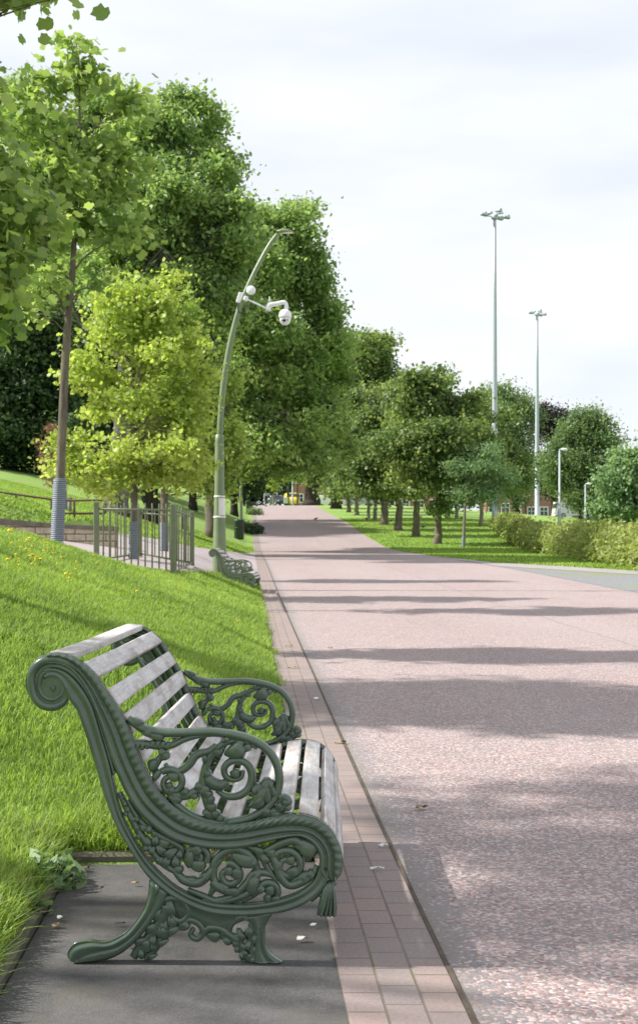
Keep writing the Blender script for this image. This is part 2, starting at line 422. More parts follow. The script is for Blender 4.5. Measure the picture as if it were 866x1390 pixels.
def Hs(s, Y):
    s = np.asarray(s, float); Y = np.asarray(Y, float); a = np.maximum(-s, 0)
    base = _pchip(Y)
    mound = np.interp(a, [0, .12, .6, 1.3, 2.3, 3.2, 6, 12, 40], [0, .05, .27, .5, .82, 1.12, 1.75, 2.6, 4])
    ter = np.interp(a, [0, 1.5, 3.6, 9, 20, 60], [0, .58, .85, 1.6, 3.4, 7])
    lawn = np.interp(a, [0, .4, 2, 6.2, 15, 30, 80], [0, .06, .6, 2.0, 4.0, 6, 9])
    w1 = sm(18.0, 19.6, Y - .0 * a)
    wl = np.where(a > 4.1, sm(28.3, 29.6, Y), sm(31 + 0 * Y, 41, Y + .9 * np.maximum(a - 1.0, 0)))
    rise = mound * (1 - w1) + ter * w1
    rise = rise * (1 - wl) + lawn * wl
    # level bay for the near bench, the bank eases in behind it
    near = 1 - sm(4.75, 7.6, Y)
    flat = .04 * sm(.9, 1.0, a) + .16 * np.maximum(a - .95, 0) + .03 * sm(4.9, 5.1, Y) * sm(.02, .15, a)
    rise = rise * (1 - near) + flat * near
    drop = -.07 * np.clip(s - 17, 0, 36) * sm(60, 110, Y)
    return base + np.where(s < 0, rise, 0) + drop
def H(X, Y): return Hs(np.asarray(X, float) - XL(Y), Y)
def P0(px, Y, dz=0.0):
    X = (px - CX) * Y / F_PX
    return np.array([X, Y, float(H(X, Y)) + dz])

YS = np.unique(np.round(np.r_[np.arange(-12, 2, 1.0), np.arange(2, 30, .25), np.arange(30, 64, .6), np.arange(64, 160, 1.5), np.arange(160, 430, 6)], 4))
def sheet(name, mat, srange, Ys, dz, uvf=None, ns=None):
    """srange(Y) -> array of s samples (same length for each Y)"""
    rows = [np.asarray(srange(y), float) for y in Ys]; k = len(rows[0]); V = []; UV = []
    for y, ss in zip(Ys, rows):
        z = Hs(ss, y) + dz
        for s_, zz in zip(ss, z): V.append((s_ + float(XL(y)), y, zz)); UV.append((s_, y))
    Fc = [(i * k + j, i * k + j + 1, (i + 1) * k + j + 1, (i + 1) * k + j) for i in range(len(Ys) - 1) for j in range(k - 1)]
    me = bpy.data.meshes.new(name); me.from_pydata([tuple(map(float, v)) for v in V], [], Fc)
    uvl = me.uv_layers.new(name='UVMap'); idx = np.zeros(len(me.loops), np.int32); me.loops.foreach_get('vertex_index', idx)
    U = np.array(UV); 
    if uvf: U = uvf(U)
    uvl.data.foreach_set('uv', U[idx].astype(np.float32).ravel())
    me.polygons.foreach_set('use_smooth', np.ones(len(Fc), bool)); me.materials.append(mat); me.update()
    o = bpy.data.objects.new(name, me); COL.objects.link(o)
    return tag(o, kind='structure')
SG = np.unique(np.round(np.r_[-160, -110, -80, -60, -45, np.arange(-34, -14, 2.0), np.arange(-14, -5, .6), np.arange(-5, -1.2, .25), np.arange(-1.2, .01, .1), -1.06, -.98, 0, .3, 3.5, 7.1, np.arange(8, 20, 1.5), np.arange(20, 60, 4), 80, 120, 180, 260], 3))
ground = sheet('ground', M['lawn'], lambda y: SG, YS, -.012)
Yp = YS[(YS >= -12) & (YS <= 152)]
sheet('path', M['path'], lambda y: np.array([.3, 1.2, 3.5, 5.5, 7.1]), Yp, .0)
sheet('path_edging', M['setts'], lambda y: np.array([0, .3]), Yp, .004, lambda U: np.stack([U[:, 1], U[:, 0]], 1))
# thin mossy joint between edging and asphalt, its shadow line painted in dark
sheet('edging_joint', M['soil_shadow'], lambda y: np.array([.297, .311]), Yp[Yp < 60], .006)
sheet('cross_road', M['junction'], lambda y: np.linspace(-30, 60, 40), YS[(YS >= 154) & (YS <= 163)], .004)
def a_of(Y): return np.interp(Y, [17.6, 18.5, 28, 28.3, 33, 35, 37, 40, 50, 61], [-9, -9, -9, -4.1, -4.1, -3.3, -2.6, -1.85, -.9, 0])
def b_of(Y): return np.interp(Y, [17.6, 18.2, 18.8, 19.4, 20.5, 22, 25, 26.8, 28], [-8.6, -3.4, -2.3, -1.55, -1.4, -1.25, -.98, -.55, 0])
Ysp = YS[(YS >= 17.6) & (YS <= 61)]
sheet('side_path', M['sidepath'], lambda y: np.linspace(a_of(y), max(b_of(y), a_of(y) + .01), 24), Ysp, .012)
def c_of(Y):  # right-hand junction outer edge (s)
    X = np.interp(Y, [-12, 0, 24, 34.5, 37, 39.7, 42.5], [27, 22, 12.6, 8.3, 7.15, 5.95, 5.0]); return np.maximum(X - XL(Y), 7.102)
Yj = YS[(YS >= -12) & (YS <= 42.5)]
sheet('side_road', M['junction'], lambda y: np.linspace(7.1, max(c_of(y) - .0, 7.11), 8), Yj, .004)
def c2(Y):
    X = np.interp(Y, [-12, 0, 24, 33.5, 38, 43, 52, 69], [28, 23, 13.6, 9.2, 7.6, 5.75, 4.75, 3.72]); return np.maximum(X - XL(Y), 7.1)
sheet('pale_footway', M['concrete'], lambda y: np.array([max(c_of(min(y, 42.5)) - .9, 7.1) if y < 42.5 else 7.1, max(c2(y), 7.1)]), YS[(YS >= -12) & (YS <= 69)], .010)
# slab under the near bench with its edging stones
sb = MB(); yc = (SLAB_Y0 + SLAB_Y1) / 2
sb.box((float(XL(yc)) + SLAB_S / 2 + .01, yc, -.044), (-SLAB_S + .02, SLAB_Y1 - SLAB_Y0, .092), math.atan(.0525), .004)
tag(sb.build('paving_slab', M['slab']), kind='structure')
kb = MB()
kb.box((float(XL(4.9)) - .47, 4.915, -.03), (.92, .06, .13), math.atan(.0525), .012)
kb.box((float(XL(3.6)) - .915, 3.6, -.025), (.06, 2.5, .12), math.atan(.0525), .012)
tag(kb.build('slab_edging', M['kerb']), kind='structure')

# ------------------------------------------------------------------ bench
PXM = .002029
def L2(p):  # photo pixels -> bench plane (x, z)
    p = np.asarray(p, float); return np.stack([(p[:, 0] - 258) * PXM, (1312 - p[:, 1]) * PXM], 1)
def cs(pts, ox, oy, k): return [(ox + x / k, oy + y / k) for x, y in pts]
def E2(pts): return [(280 + x / 4.124, 1060 + y / 4.124) for x, y in pts]
def A2(pts): return [(180 + x / 3.765, 900 + y / 3.765) for x, y in pts]
def B3(pts): return [(130 + x / 3.765, 1060 + y / 3.765) for x, y in pts]
def S1(pts): return [(20 + x / 3.765, 840 + y / 3.765) for x, y in pts]
F_edge = [(66, 890.5), (78, 890.5), (89, 892.5), (108, 901), (126, 917), (137, 930), (148, 947), (161, 966), (171, 984), (178, 1000), (187, 1024), (198, 1048), (211, 1072), (230, 1093), (254, 1110.5), (280, 1120), (312, 1124), (344, 1119.5), (371, 1113), (397, 1110), (418, 1112), (436, 1119), (452, 1134), (462, 1152), (466.5, 1172), (465, 1190), (457, 1201)]
Lo_edge = [(63, 905), (74, 905), (84, 907), (97, 914), (109, 927), (118, 942), (126, 960), (134, 982), (143, 1010), (151, 1036), (161, 1060), (172.5, 1084), (188, 1108), (210, 1129), (233.6, 1145), (263, 1154), (295, 1158), (326, 1157), (353, 1151), (380, 1144), (403, 1140), (420, 1146), (431, 1158), (435, 1172), (434, 1186), (441, 1196), (449, 1199)]
Rear = [(60, 926), (71, 922), (82, 928), (89, 942), (95, 956), (105, 970), (111.6, 988.7), (118, 1007), (125, 1028.6), (131.6, 1050), (137, 1070), (146, 1097), (159, 1129), (178, 1161), (199, 1193), (225.6, 1216.7), (257.5, 1235), (289, 1246), (329, 1249), (360, 1247), (389, 1243), (416, 1232), (437.6, 1214), (447, 1197), (449, 1186)]
RearIn = [(60, 911), (76, 911), (91, 917), (105, 929), (117, 945), (126, 962), (133, 984), (140, 1008), (147, 1032), (152, 1054), (156, 1074), (164.5, 1108), (180.5, 1142), (201.7, 1174), (228, 1201), (252, 1217), (281, 1229), (304, 1232.5), (340, 1233), (377, 1227), (406, 1217), (425.5, 1202), (433, 1187), (435, 1178)]
def band(mb, A, B, prof, n, rope=None):
    """strip between two px polylines with a moulded cross-section, both faces"""
    a = resample(cr(L2(A), 6), n); b = resample(cr(L2(B), 6), n); m = len(prof); vs = []
    for side in (-1, 1):
        for i in range(n):
            for t, d in prof:
                p = a[i] * (1 - t) + b[i] * t; dd = d
                if rope and rope[0] < t < rope[1]:
                    dd += rope[3] * math.sin(i / n * rope[2] + (t - rope[0]) / (rope[1] - rope[0]) * 2.6)
                vs.append((p[0], side * dd, p[1]))
    fs = []; N = n * m
    for i in range(n - 1):
        for j in range(m - 1):
            q = (i * m + j, (i + 1) * m + j, (i + 1) * m + j + 1, i * m + j + 1)
            fs.append(q); fs.append(tuple(N + x for x in reversed(q)))
        for j in (0, m - 1):
            q = (i * m + j, (i + 1) * m + j, N + (i + 1) * m + j, N + i * m + j); fs.append(q)
    for i in (0, n - 1):
        for j in range(m - 1): fs.append((i * m + j, i * m + j + 1, N + i * m + j + 1, N + i * m + j))
    mb.add(vs, fs)
def T(mb, pts, r, flat=.9, sides=8, n=7, y=0.0, depth=None):
    """relief tube along px points; r in px"""
    p = cr(L2(pts), n); P = np.stack([p[:, 0], np.full(len(p), y), p[:, 1]], 1)
    rr = np.asarray(r, float) * PXM * GF[0] if not np.isscalar(r) else r * PXM * GF[0]
    mb.tube(P, rr if np.isscalar(rr) else list(rr), sides, True, flat)
GF = [1.0]
def lump(mb, x, y, rx, ry, rot=0, d=.018):
    """a cast leaf: teardrop with a shallow midrib groove"""
    p = L2([(x, y)])[0]; k = PXM * (1 + (GF[0] - 1) * .8); ca, sa = math.cos(-R(rot)), math.sin(-R(rot)); seg, rings = 12, 8; vs = []
    for i in range(rings + 1):
        ph = math.pi * i / rings; u = math.cos(ph); tp = math.sin(ph) * (1 + .42 * u)
        for j in range(seg):
            th = 2 * math.pi * j / seg; zz = math.cos(th); yy = math.sin(th) * (1 - .35 * math.exp(-(zz / .3) ** 2))
            X = u * rx * k * 1.12; Z = tp * zz * ry * k + .18 * ry * k * u * u; Y = tp * yy * d
            vs.append((p[0] + X * ca - Z * sa, Y, p[1] + X * sa + Z * ca))
    mb.add(vs, [(i * seg + j, i * seg + (j + 1) % seg, (i + 1) * seg + (j + 1) % seg, (i + 1) * seg + j) for i in range(rings) for j in range(seg)])
def curl(cx, cy, r0, r1, a0, turns, n=14):
    """spiral in px, from the outside in; angles clockwise on screen"""
    return [(cx + (r0 + (r1 - r0) * k / n) * math.cos(R(a0) + turns * 2 * math.pi * k / n), cy + (r0 + (r1 - r0) * k / n) * math.sin(R(a0) + turns * 2 * math.pi * k / n)) for k in range(n + 1)]
def leafy(mb, pts, r0, r1, d=.016, n=6, side=1):
    """acanthus sprig: a tapering stem with alternate leaf lumps"""
    p = resample(cr(np.asarray(pts, float), 6), n * 2 + 1)
    T(mb, pts, [r0, (r0 + r1) / 2, r1], .85)
    for k in range(n):
        a, b = p[2 * k], p[2 * k + 1]; dx, dy = b - a; ang = math.degrees(math.atan2(dy, dx)); f = 1 - k / n * .45
        o = side * (1 if k % 2 else -1) * r0 * .6; l = math.hypot(dx, dy) + 1e-6
        lump(mb, a[0] - dy / l * o, a[1] + dx / l * o, r0 * 1.35 * f, r0 * .8 * f, ang + 28 * (1 if k % 2 else -1), d)

def bench_frame():
    rail_p = [(0, .013), (.04, .021), (.14, .026), (.26, .026), (.36, .02), (.41, .014), (.46, .014), (.52, .021), (.6, .023), (.66, .017), (.71, .014), (.76, .016), (.83, .022), (.92, .022), (1, .013)]
    low_p = [(0, .013), (.12, .021), (.3, .022), (.42, .016), (.6, .016), (.74, .021), (.9, .021), (1, .012)]
    mb = MB()
    band(mb, F_edge, Lo_edge, rail_p, 230, (.03, .37, 330, .0022))
    band(mb, Rear, RearIn, low_p, 120)
    # neck fill between the two mouldings
    neckA = [(74, 905), (84, 907), (97, 914), (109, 927), (118, 942), (126, 960), (134, 982), (143, 1010), (151, 1036), (156, 1056)]
    neckB = [(66, 911), (76, 911), (91, 917), (105, 929), (117, 945), (126, 962), (133, 984), (140, 1008), (147, 1032), (154, 1058)]
    band(mb, neckA, neckB, [(0, .012), (.25, .017), (.75, .017), (1, .012)], 50)
    # scroll
    disc = curl(67, 931, 33, 33, 0, 1, 40)[:-1]; dl = L2(disc)
    for sgn in (-1, 1):
        mb.add([(x, sgn * .012, z) for x, z in dl], [tuple(range(40)) if sgn < 0 else tuple(range(39, -1, -1))], False)
    outer = [(112, 917), (97, 907.5), (83, 900.5), (68, 899), (54, 904), (43.8, 916), (41.7, 932), (46, 950), (57, 961.5), (72, 964), (84, 958.5), (90, 950)]
    T(mb, outer, [5.5, 7.2, 8, 8, 7.6, 7.4, 7.2, 7, 6.8, 6.4, 5.5, 3.5], 1.5, 10, 9)
    inner = S1([(190, 285), (160, 285), (136, 308), (122, 360), (145, 413), (195, 430), (238, 403), (246, 362), (220, 330), (184, 334), (168, 366), (185, 390)])
    T(mb, inner, [4, 5, 5, 4.6, 4.4, 4.2, 3.8, 3.4, 3.2, 3, 2.8], 1.9, 8, 7)
    lump(mb, 71, 938.5, 4.5, 4.5, 0, .026)
    # rosettes worn into the front knuckle, and seat bearer lug
    for (x, y) in ((446, 1150), (453, 1164), (455, 1179)): lump(mb, x, y, 2, 2, 0, .026)
    # slat bearer: flat flange inside the rail
    f = resample(cr(L2(F_edge), 6), 120); tg = np.gradient(f, axis=0); tg /= np.linalg.norm(tg, axis=1)[:, None]; nm = np.stack([-tg[:, 1], tg[:, 0]], 1)
    nm *= np.where(((np.array([.1, .9]) - f) * nm).sum(1) < 0, -1, 1)[:, None] if False else 1
    for sgn in (1,):
        i0 = f - nm * .026; i1 = f - nm * .034; vs = []
        for q in (i0, i1):
            for yy in (-.0, .055): vs += [(x, yy, z) for x, z in q]
        n = 120; fs = []
        for i in range(n - 1):
            fs += [(i, i + 1, n + i + 1, n + i), (2 * n + i, 3 * n + i, 3 * n + i + 1, 2 * n + i + 1), (n + i, n + i + 1, 3 * n + i + 1, 3 * n + i)]
        mb.add(vs, fs)
    # ---- armrest
    ar = MB()
    GF[0] = 1.0
    top = A2([(-25, 300), (10, 328), (50, 352), (110, 368), (180, 376), (300, 374), (400, 371), (490, 380), (580, 400), (650, 432), (705, 478), (742, 545), (753, 620), (738, 695), (695, 755), (630, 800), (555, 826), (430, 838), (320, 808), (240, 756), (190, 700)])
    T(ar, top, [5, 6.2, 6.4, 6.2, 6, 6, 6, 6, 6, 5.6, 5.5, 5.2, 5], 1.35, 10, 8)
    GF[0] = 1.14
    T(ar, A2([(-15, 430), (60, 432), (130, 445), (200, 440), (260, 412), (330, 392), (420, 384), (500, 398), (575, 420), (640, 455)]), [4.5, 5, 4.6, 4, 3.6, 3, 3, 2.5], 1.4, 8, 6)
    for i, x in enumerate(range(-5, 200, 26)): lump(ar, 180 + x / 3.765, 900 + (437 + 6 * math.sin(i)) / 3.765, 4.6, 5.4, 15, .021)
    for (x, y, rx, ry, a) in ((20, 318, 9, 5, 25), (65, 372, 9, 5, 20), (45, 345, 10, 5, 30), (110, 392, 12, 5, 12), (150, 470, 7, 5, 40), (100, 540, 6, 9, 20), (120, 590, 5, 8, 30), (160, 500, 8, 5, -30)):
        lump(ar, 180 + x / 3.765, 900 + y / 3.765, rx, ry, a, .022)
    leafy(ar, A2([(405, 792), (378, 715), (360, 640), (372, 560), (400, 490), (455, 440), (530, 415), (620, 420)]), 6.2, 3.0, .02, 8)
    T(ar, A2([(105, 560), (140, 505), (178, 480)]), [5, 4.5, 3], 1.1)
    T(ar, A2([(165, 535), (195, 570), (245, 572), (290, 540), (318, 500), (350, 480), (390, 470), (430, 440)]), [2.6, 4, 5, 5.2, 5, 4.4, 3.6], 1.2)
    T(ar, A2(curl(195, 632, 72, 26, 230, 1.15, 16)), [4.6, 4.6, 4.2, 3.8, 3.4], 1.25)
    lump(ar, 180 + 205 / 3.765, 900 + 600 / 3.765, 8, 6, 20, .021); lump(ar, 180 + 185 / 3.765, 900 + 650 / 3.765, 5, 5, 0, .02)
    leafy(ar, A2([(180, 690), (235, 700), (290, 695), (345, 662), (370, 640)]), 6.5, 4.5, .02, 5)
    T(ar, A2([(372, 560), (395, 620), (440, 645), (490, 628)]), [3.5, 7.5, 8.5, 4], 1.0)
    T(ar, A2([(430, 672), (480, 702), (545, 700), (595, 662), (612, 600), (595, 545), (550, 518), (500, 525), (470, 558), (478, 600), (515, 618), (556, 605), (566, 570)]), [3, 4.6, 5, 5, 5, 4.8, 4.6, 4.2, 3.8, 3.2, 2.8], 1.25)
    lump(ar, 180 + 527 / 3.765, 900 + 470 / 3.765, 13, 10.5, -25, .026)
    lump(ar, 180 + 580 / 3.765, 900 + 455 / 3.765, 8, 5, -20, .02); lump(ar, 180 + 545 / 3.765, 900 + 430 / 3.765, 7, 5, 10, .02)
    lump(ar, 180 + 525 / 3.765, 900 + 585 / 3.765, 6, 6, 0, .022)
    for (x, y, rx, ry, a) in ((650, 700, 9, 17, 20), (680, 680, 8, 17, -8), (710, 665, 6, 14, -25), (635, 660, 6, 9, 50), (640, 740, 10, 7, -30), (690, 640, 9, 6, 0)): lump(ar, 180 + x / 3.765, 900 + y / 3.765, rx, ry, a, .022)
    for (x, y, r_) in ((360, 668, 9), (388, 718, 7.5), (380, 690, 7), (400, 755, 7), (420, 790, 6.5), (445, 812, 6), (475, 822, 5)): lump(ar, 180 + x / 3.765, 900 + y / 3.765, r_, r_ * .8, 20, .021)
    # leaf that ties the arm to the seat rail at the front
    leafy(ar, A2([(690, 800), (735, 775), (775, 760), (800, 730), (775, 708), (748, 735)]), 6, 4.5, .022, 6)
    # ---- pierced scroll panel
    sp = MB()
    def t4(p, r, f=1.2): T(sp, E2(p), r, f)
    def l4(x, y, rx, ry, a=0, d=.02): lump(sp, 280 + x / 4.124, 1060 + y / 4.124, rx, ry, a, d)
    def t3(p, r, f=1.2): T(sp, B3(p), r, f)
    def l3(x, y, rx, ry, a=0, d=.02): lump(sp, 130 + x / 3.765, 1060 + y / 3.765, rx, ry, a, d)
    # right spiral
    t4([(330, 420), (370, 400), (430, 370), (500, 355), (560, 400)], [5, 5, 6, 7, 5])
    t4([(340, 400), (390, 480), (420, 560), (470, 610), (540, 590), (600, 550), (625, 500)], [4, 6, 6, 5.5, 6, 4.5, 3])
    t4(curl(460, 500, 95, 28, 200, 1.3, 18), [5, 5, 5, 4.6, 4, 3.6])
    l4(560, 395, 15, 11, 35, .024); l4(520, 380, 9, 7, 10); l4(480, 540, 10, 7, -20); l4(530, 580, 14, 8, -25); l4(580, 560, 9, 6, -45); l4(400, 500, 7, 7); l4(470, 470, 7, 6)
    # middle spiral with bud
    t4([(60, 640), (40, 560), (50, 480), (100, 425), (170, 405), (230, 430), (275, 480), (290, 540)], [4, 5, 5.4, 5.5, 5.5, 6, 5, 4])
    t4(curl(130, 555, 70, 22, 260, 1.2, 16), [5, 5, 4.6, 4, 3.4])
    l4(205, 465, 15, 9, 22, .024); l4(165, 545, 8, 8); l4(255, 480, 8, 6, 50); l4(120, 530, 7, 6)
    t4([(-20, 690), (30, 700), (100, 690), (170, 660), (230, 600), (270, 545), (330, 540), (370, 555)], [3.5, 4, 4.6, 5, 5.4, 5.4, 5, 3.6])
    t4([(35, 590), (70, 620), (130, 650), (200, 655)], [6, 6.5, 5, 4]); l4(75, 615, 8, 6, 30); l4(110, 640, 7, 5, 20)
    l4(255, 610, 9, 14, 15, .022); l4(275, 560, 6, 10, 30)
    t4([(200, 700), (270, 660), (330, 600), (390, 610), (405, 660), (370, 690), (345, 660)], [3.6, 4.4, 5, 4.6, 4, 3.4, 3])
    l4(355, 640, 7, 7); l4(385, 690, 8, 5, -10); l4(345, 685, 5, 7); l4(300, 640, 8, 5, -40)
    t4([(250, 395), (290, 420), (320, 460), (350, 520), (400, 590)], [4, 5, 5, 4, 3]); l4(290, 410, 9, 5, 30); l4(330, 455, 8, 5, 60); l4(360, 430, 7, 6)
    # left run of leaves up the back
    t3([(120, 80), (150, 150), (185, 220), (230, 300), (285, 380), (350, 450), (430, 500)], [3.4, 4, 4.8, 5, 5, 5, 4])
    t3([(160, 120), (200, 190), (250, 250), (320, 300), (400, 340), (440, 370), (430, 420)], [3, 3.6, 4.2, 4.6, 4.6, 4, 3])
    for (x, y, r_) in ((130, 105, 3.6), (150, 135, 4), (165, 165, 4), (150, 190, 4), (185, 215, 5), (215, 215, 4.5), (205, 260, 5), (240, 260, 6), (225, 305, 5), (275, 265, 6), (265, 330, 6.5), (305, 320, 7), (290, 375, 6), (330, 370, 8), (345, 340, 8), (385, 390, 9), (365, 430, 8), (410, 430, 8), (330, 425, 6), (430, 395, 6), (305, 290, 5), (255, 365, 5)):
        l3(x, y, r_ * 1.05, r_ * .75, rng.uniform(0, 180), .02)
    t3(curl(515, 410, 62, 20, 30, -1.2, 14), [4.6, 4.8, 4.4, 3.6]); l3(505, 380, 10, 7, -20, .024); l3(515, 455, 11, 8, 10); l3(475, 420, 7, 12, 10)
    t3([(400, 480), (450, 530), (520, 545), (570, 510), (600, 470), (640, 420)], [4, 6, 6.4, 6, 5, 4]); l3(480, 535, 9, 6, 10); l3(550, 520, 8, 6, -35)
    t3([(590, 480), (610, 550), (585, 610)], [4, 5.4, 3]); t3([(470, 580), (540, 610), (620, 640), (700, 630), (780, 600), (830, 540)], [3, 4, 4.6, 5, 5.4, 4])
    l3(650, 570, 8, 6, 30); l3(700, 590, 9, 6, 10); l3(420, 470, 7, 5, 40)
    # ---- legs with their own scrollwork
    rl = MB()
    band(rl, [(203, 1201), (201, 1222), (194, 1242), (176, 1267), (160, 1279), (141, 1286), (120, 1284), (101, 1288), (92, 1298), (93, 1308), (104, 1312)],
         [(229, 1219), (222, 1234), (208, 1254), (192, 1276), (176, 1292), (162, 1302), (148, 1308), (134, 1311), (122, 1312), (112, 1312), (105, 1312)], [(0, .012), (.12, .022), (.4, .023), (.5, .015), (.62, .021), (.85, .021), (1, .012)], 60)
    lump(rl, 210, 1214, 6, 10, 25, .028); lump(rl, 206, 1228, 4, 7, 25, .026)
    T(rl, B3([(290, 690), (330, 640), (400, 622), (455, 650), (475, 700), (440, 740), (395, 725), (400, 680), (440, 680)]), [4.5, 5, 5.4, 5.2, 5, 4.6, 4, 3], 1.3)
    leafy(rl, B3([(360, 660), (340, 730), (310, 780), (270, 830), (225, 880), (190, 930)]), 9, 5, .02, 7)
    leafy(rl, B3([(400, 740), (380, 790), (340, 830), (290, 900), (250, 940)]), 7, 4, .018, 6, -1)
    lump(rl, 130 + 250 / 3.765, 1060 + 870 / 3.765, 9, 9, 0, .02); lump(rl, 130 + 330 / 3.765, 1060 + 790 / 3.765, 10, 8, 40, .022)
    fl = MB()
    band(fl, [(330, 1252), (343, 1262), (348, 1276), (347, 1290), (346, 1302), (347, 1312)],
         [(372, 1244), (362, 1262), (361, 1278), (364, 1292), (371, 1303), (384, 1312)], [(0, .012), (.15, .021), (.42, .022), (.52, .015), (.66, .02), (.88, .02), (1, .012)], 40)
    T(fl, E2([(320, 860), (260, 800), (190, 790), (140, 830), (130, 880), (170, 900), (195, 860)]), [4.5, 5, 5, 4.6, 4, 3.6, 3], 1.3)
    leafy(fl, E2([(270, 830), (262, 890), (255, 950), (275, 1010), (300, 1040)]), 7, 5, .02, 6); leafy(fl, E2([(180, 890), (190, 950), (225, 1010), (262, 1040)]), 6, 5, .018, 5)
    # apron web between the legs
    band(fl, [(232, 1218), (250, 1228), (270, 1236), (295, 1243), (330, 1246), (352, 1244)], [(243, 1256), (262, 1258), (282, 1268), (300, 1276), (318, 1262), (336, 1254)], [(0, .01), (.5, .014), (1, .01)], 24)
    T(fl, B3([(430, 770), (480, 735), (530, 755), (550, 800), (520, 835), (485, 815), (500, 780)]), [4, 5, 5, 4.6, 4, 3.4, 3], 1.3)
    T(fl, B3([(545, 810), (585, 775), (640, 780), (680, 810), (720, 840)]), [4, 5.4, 5.4, 5, 4], 1.3); leafy(fl, B3([(640, 810), (700, 840), (740, 880), (760, 940)]), 6, 4, .018, 5)
    lump(fl, 130 + 600 / 3.765, 1060 + 820 / 3.765, 9, 7, 10, .021); lump(fl, 130 + 450 / 3.765, 1060 + 770 / 3.765, 8, 6, -30, .021)
    GF[0] = 1.0
    # ---- drop tassel below the knuckle
    ts = MB()
    prof = L2([(449, 1200), (440, 1207), (436, 1222), (432, 1240), (431, 1248), (444, 1250), (458, 1249), (459, 1236), (457, 1216), (455, 1204)])
    n = len(prof); c = prof.mean(0)
    ring = [(prof, .008), (c + (prof - c) * .96, .017), (c + (prof - c) * .7, .023)]
    for sg in (-1, 1):
        vs = [(x, sg * d, z) for q, d in ring for x, z in q]; fs = [(k * n + j, k * n + (j + 1) % n, (k + 1) * n + (j + 1) % n, (k + 1) * n + j) for k in range(2) for j in range(n)] + [tuple(range(2 * n, 3 * n))]
        ts.add(vs, fs)
    ts.add([(x, -.008, z) for x, z in prof] + [(x, .008, z) for x, z in prof], [(j, (j + 1) % n, n + (j + 1) % n, n + j) for j in range(n)])
    for k in range(4): T(ts, [(446 + k * 2.2 - 2, 1208), (441 + k * 4.6 - 1, 1228), (437 + k * 6.2, 1247)], [1.3, 2, 2.2], 1.0) if False else T(ts, [(447 + k * 2, 1207), (443 + k * 4, 1228), (437 + k * 6, 1247)], [1.3, 2, 2.4], 8.5)
    lump(ts, 452, 1205, 6, 4.5, 0, .022); leafy(ts, E2([(690, 600), (650, 640), (610, 680), (590, 700)]), 4.5, 3, .016, 4)
    return mb, ar, sp, rl, fl, ts

SLATS = [((80, 891), 62), ((122, 913.5), 58), ((152, 952), 56), ((174, 989), 56), ((190, 1031), 54), ((212, 1073), 54), ((237, 1099), 52), ((272, 1117.5), 54), ((309, 1124), 54), ((347, 1119), 54), ((384, 1111.5), 54), ((420, 1112.5), 54), ((450, 1132), 48), ((464, 1161), 46)]
BLEN = 1.46
def make_bench(loc, label, rz):
    root = empty('park_bench', loc, label, 'bench', 'cast iron park benches beside the path', rz)
    mb, ar, sp, rl, fl, ts = bench_frame()
    fr = mb.build('end_frame', M['iron'], root)
    ar.build('armrest', M['iron'], fr); sp.build('scrollwork', M['iron'], fr); rl.build('rear_leg', M['iron'], fr); fl.build('front_leg', M['iron'], fr); ts.build('tassel', M['iron'], fr)
    f2 = copy_tree(fr, root); f2.location = (0, BLEN, 0); f2.scale = (1, -1, 1)
    f = resample(cr(L2(F_edge), 8), 900); tg = np.gradient(f, axis=0); tg /= np.linalg.norm(tg, axis=1)[:, None]
    for k, ((x, y), w) in enumerate(SLATS):
        q = L2([(x, y)])[0]; i = int(np.argmin(((f - q) ** 2).sum(1))); t = tg[i]; nrm = np.array([-t[1], t[0]])
        hw, th = w / 2000, .022; c = f[i] + nrm * (-.0095); m = MB()
        # rounded section extruded along the bench
        sec = []
        for (sx, sy) in ((1, 1), (-1, 1), (-1, -1), (1, -1)):
            for a in range(4):
                an = {(1, 1): 0, (-1, 1): 90, (-1, -1): 180, (1, -1): 270}[(sx, sy)] + a * 30
                sec.append(((hw - .005) * sx + .005 * math.cos(R(an)), (th / 2 - .005) * sy + .005 * math.sin(R(an))))
        ny = 25; vs = []
        wob = rng.normal(0, .0016, 4)
        for j in range(ny):
            yy = .012 + (BLEN - .024) * j / (ny - 1); u = j / (ny - 1)
            dz = wob[0] * math.sin(u * 3.1) + wob[1] * math.sin(u * 6.3); sag = -.003 * math.sin(u * 3.14); ww = 1 + wob[2] * 8 * math.sin(u * 5)
            for (a, b) in sec:
                p = c + t * a * ww + nrm * (b + dz + sag); vs.append((p[0], yy, p[1]))
        ns = len(sec); fs = [(j * ns + i_, j * ns + (i_ + 1) % ns, (j + 1) * ns + (i_ + 1) % ns, (j + 1) * ns + i_) for j in range(ny - 1) for i_ in range(ns)]
        fs += [tuple(range(ns - 1, -1, -1)), tuple(range((ny - 1) * ns, ny * ns))]
        m.add(vs, fs); m.build('slat', M['wood'], root)
    b = MB()   # centre strap behind the back slats and its diagonal stay
    g = f[::18][1:26] ; tt = tg[::18][1:26]; nn = np.stack([-tt[:, 1], tt[:, 0]], 1); gg = g - nn * .027
    b.tube([(x, BLEN * .62, z) for x, z in gg], .008, 6)
    b.build('back_strap', M['iron'], root)
    b = MB(); b.tube([(*[L2([(118, 925)])[0][0], BLEN * .62], L2([(118, 925)])[0][1]), (L2([(165, 1000)])[0][0], BLEN * .78, L2([(165, 1000)])[0][1]), (L2([(236, 1200)])[0][0], BLEN * .99, L2([(236, 1200)])[0][1])], .006, 8)
    b.build('stay_rod', M['iron'], root)
    return root
BENCH_Y = 3.685
bx = (258 - CX) * BENCH_Y / F_PX
bench = make_bench((bx, BENCH_Y, .006), 'large dark green iron bench with weathered grey slats on the dark slab in the foreground', -.005)
b2 = copy_tree(bench); b2['label'] = 'small distant iron bench on the grass edge at the foot of the green lamp post'
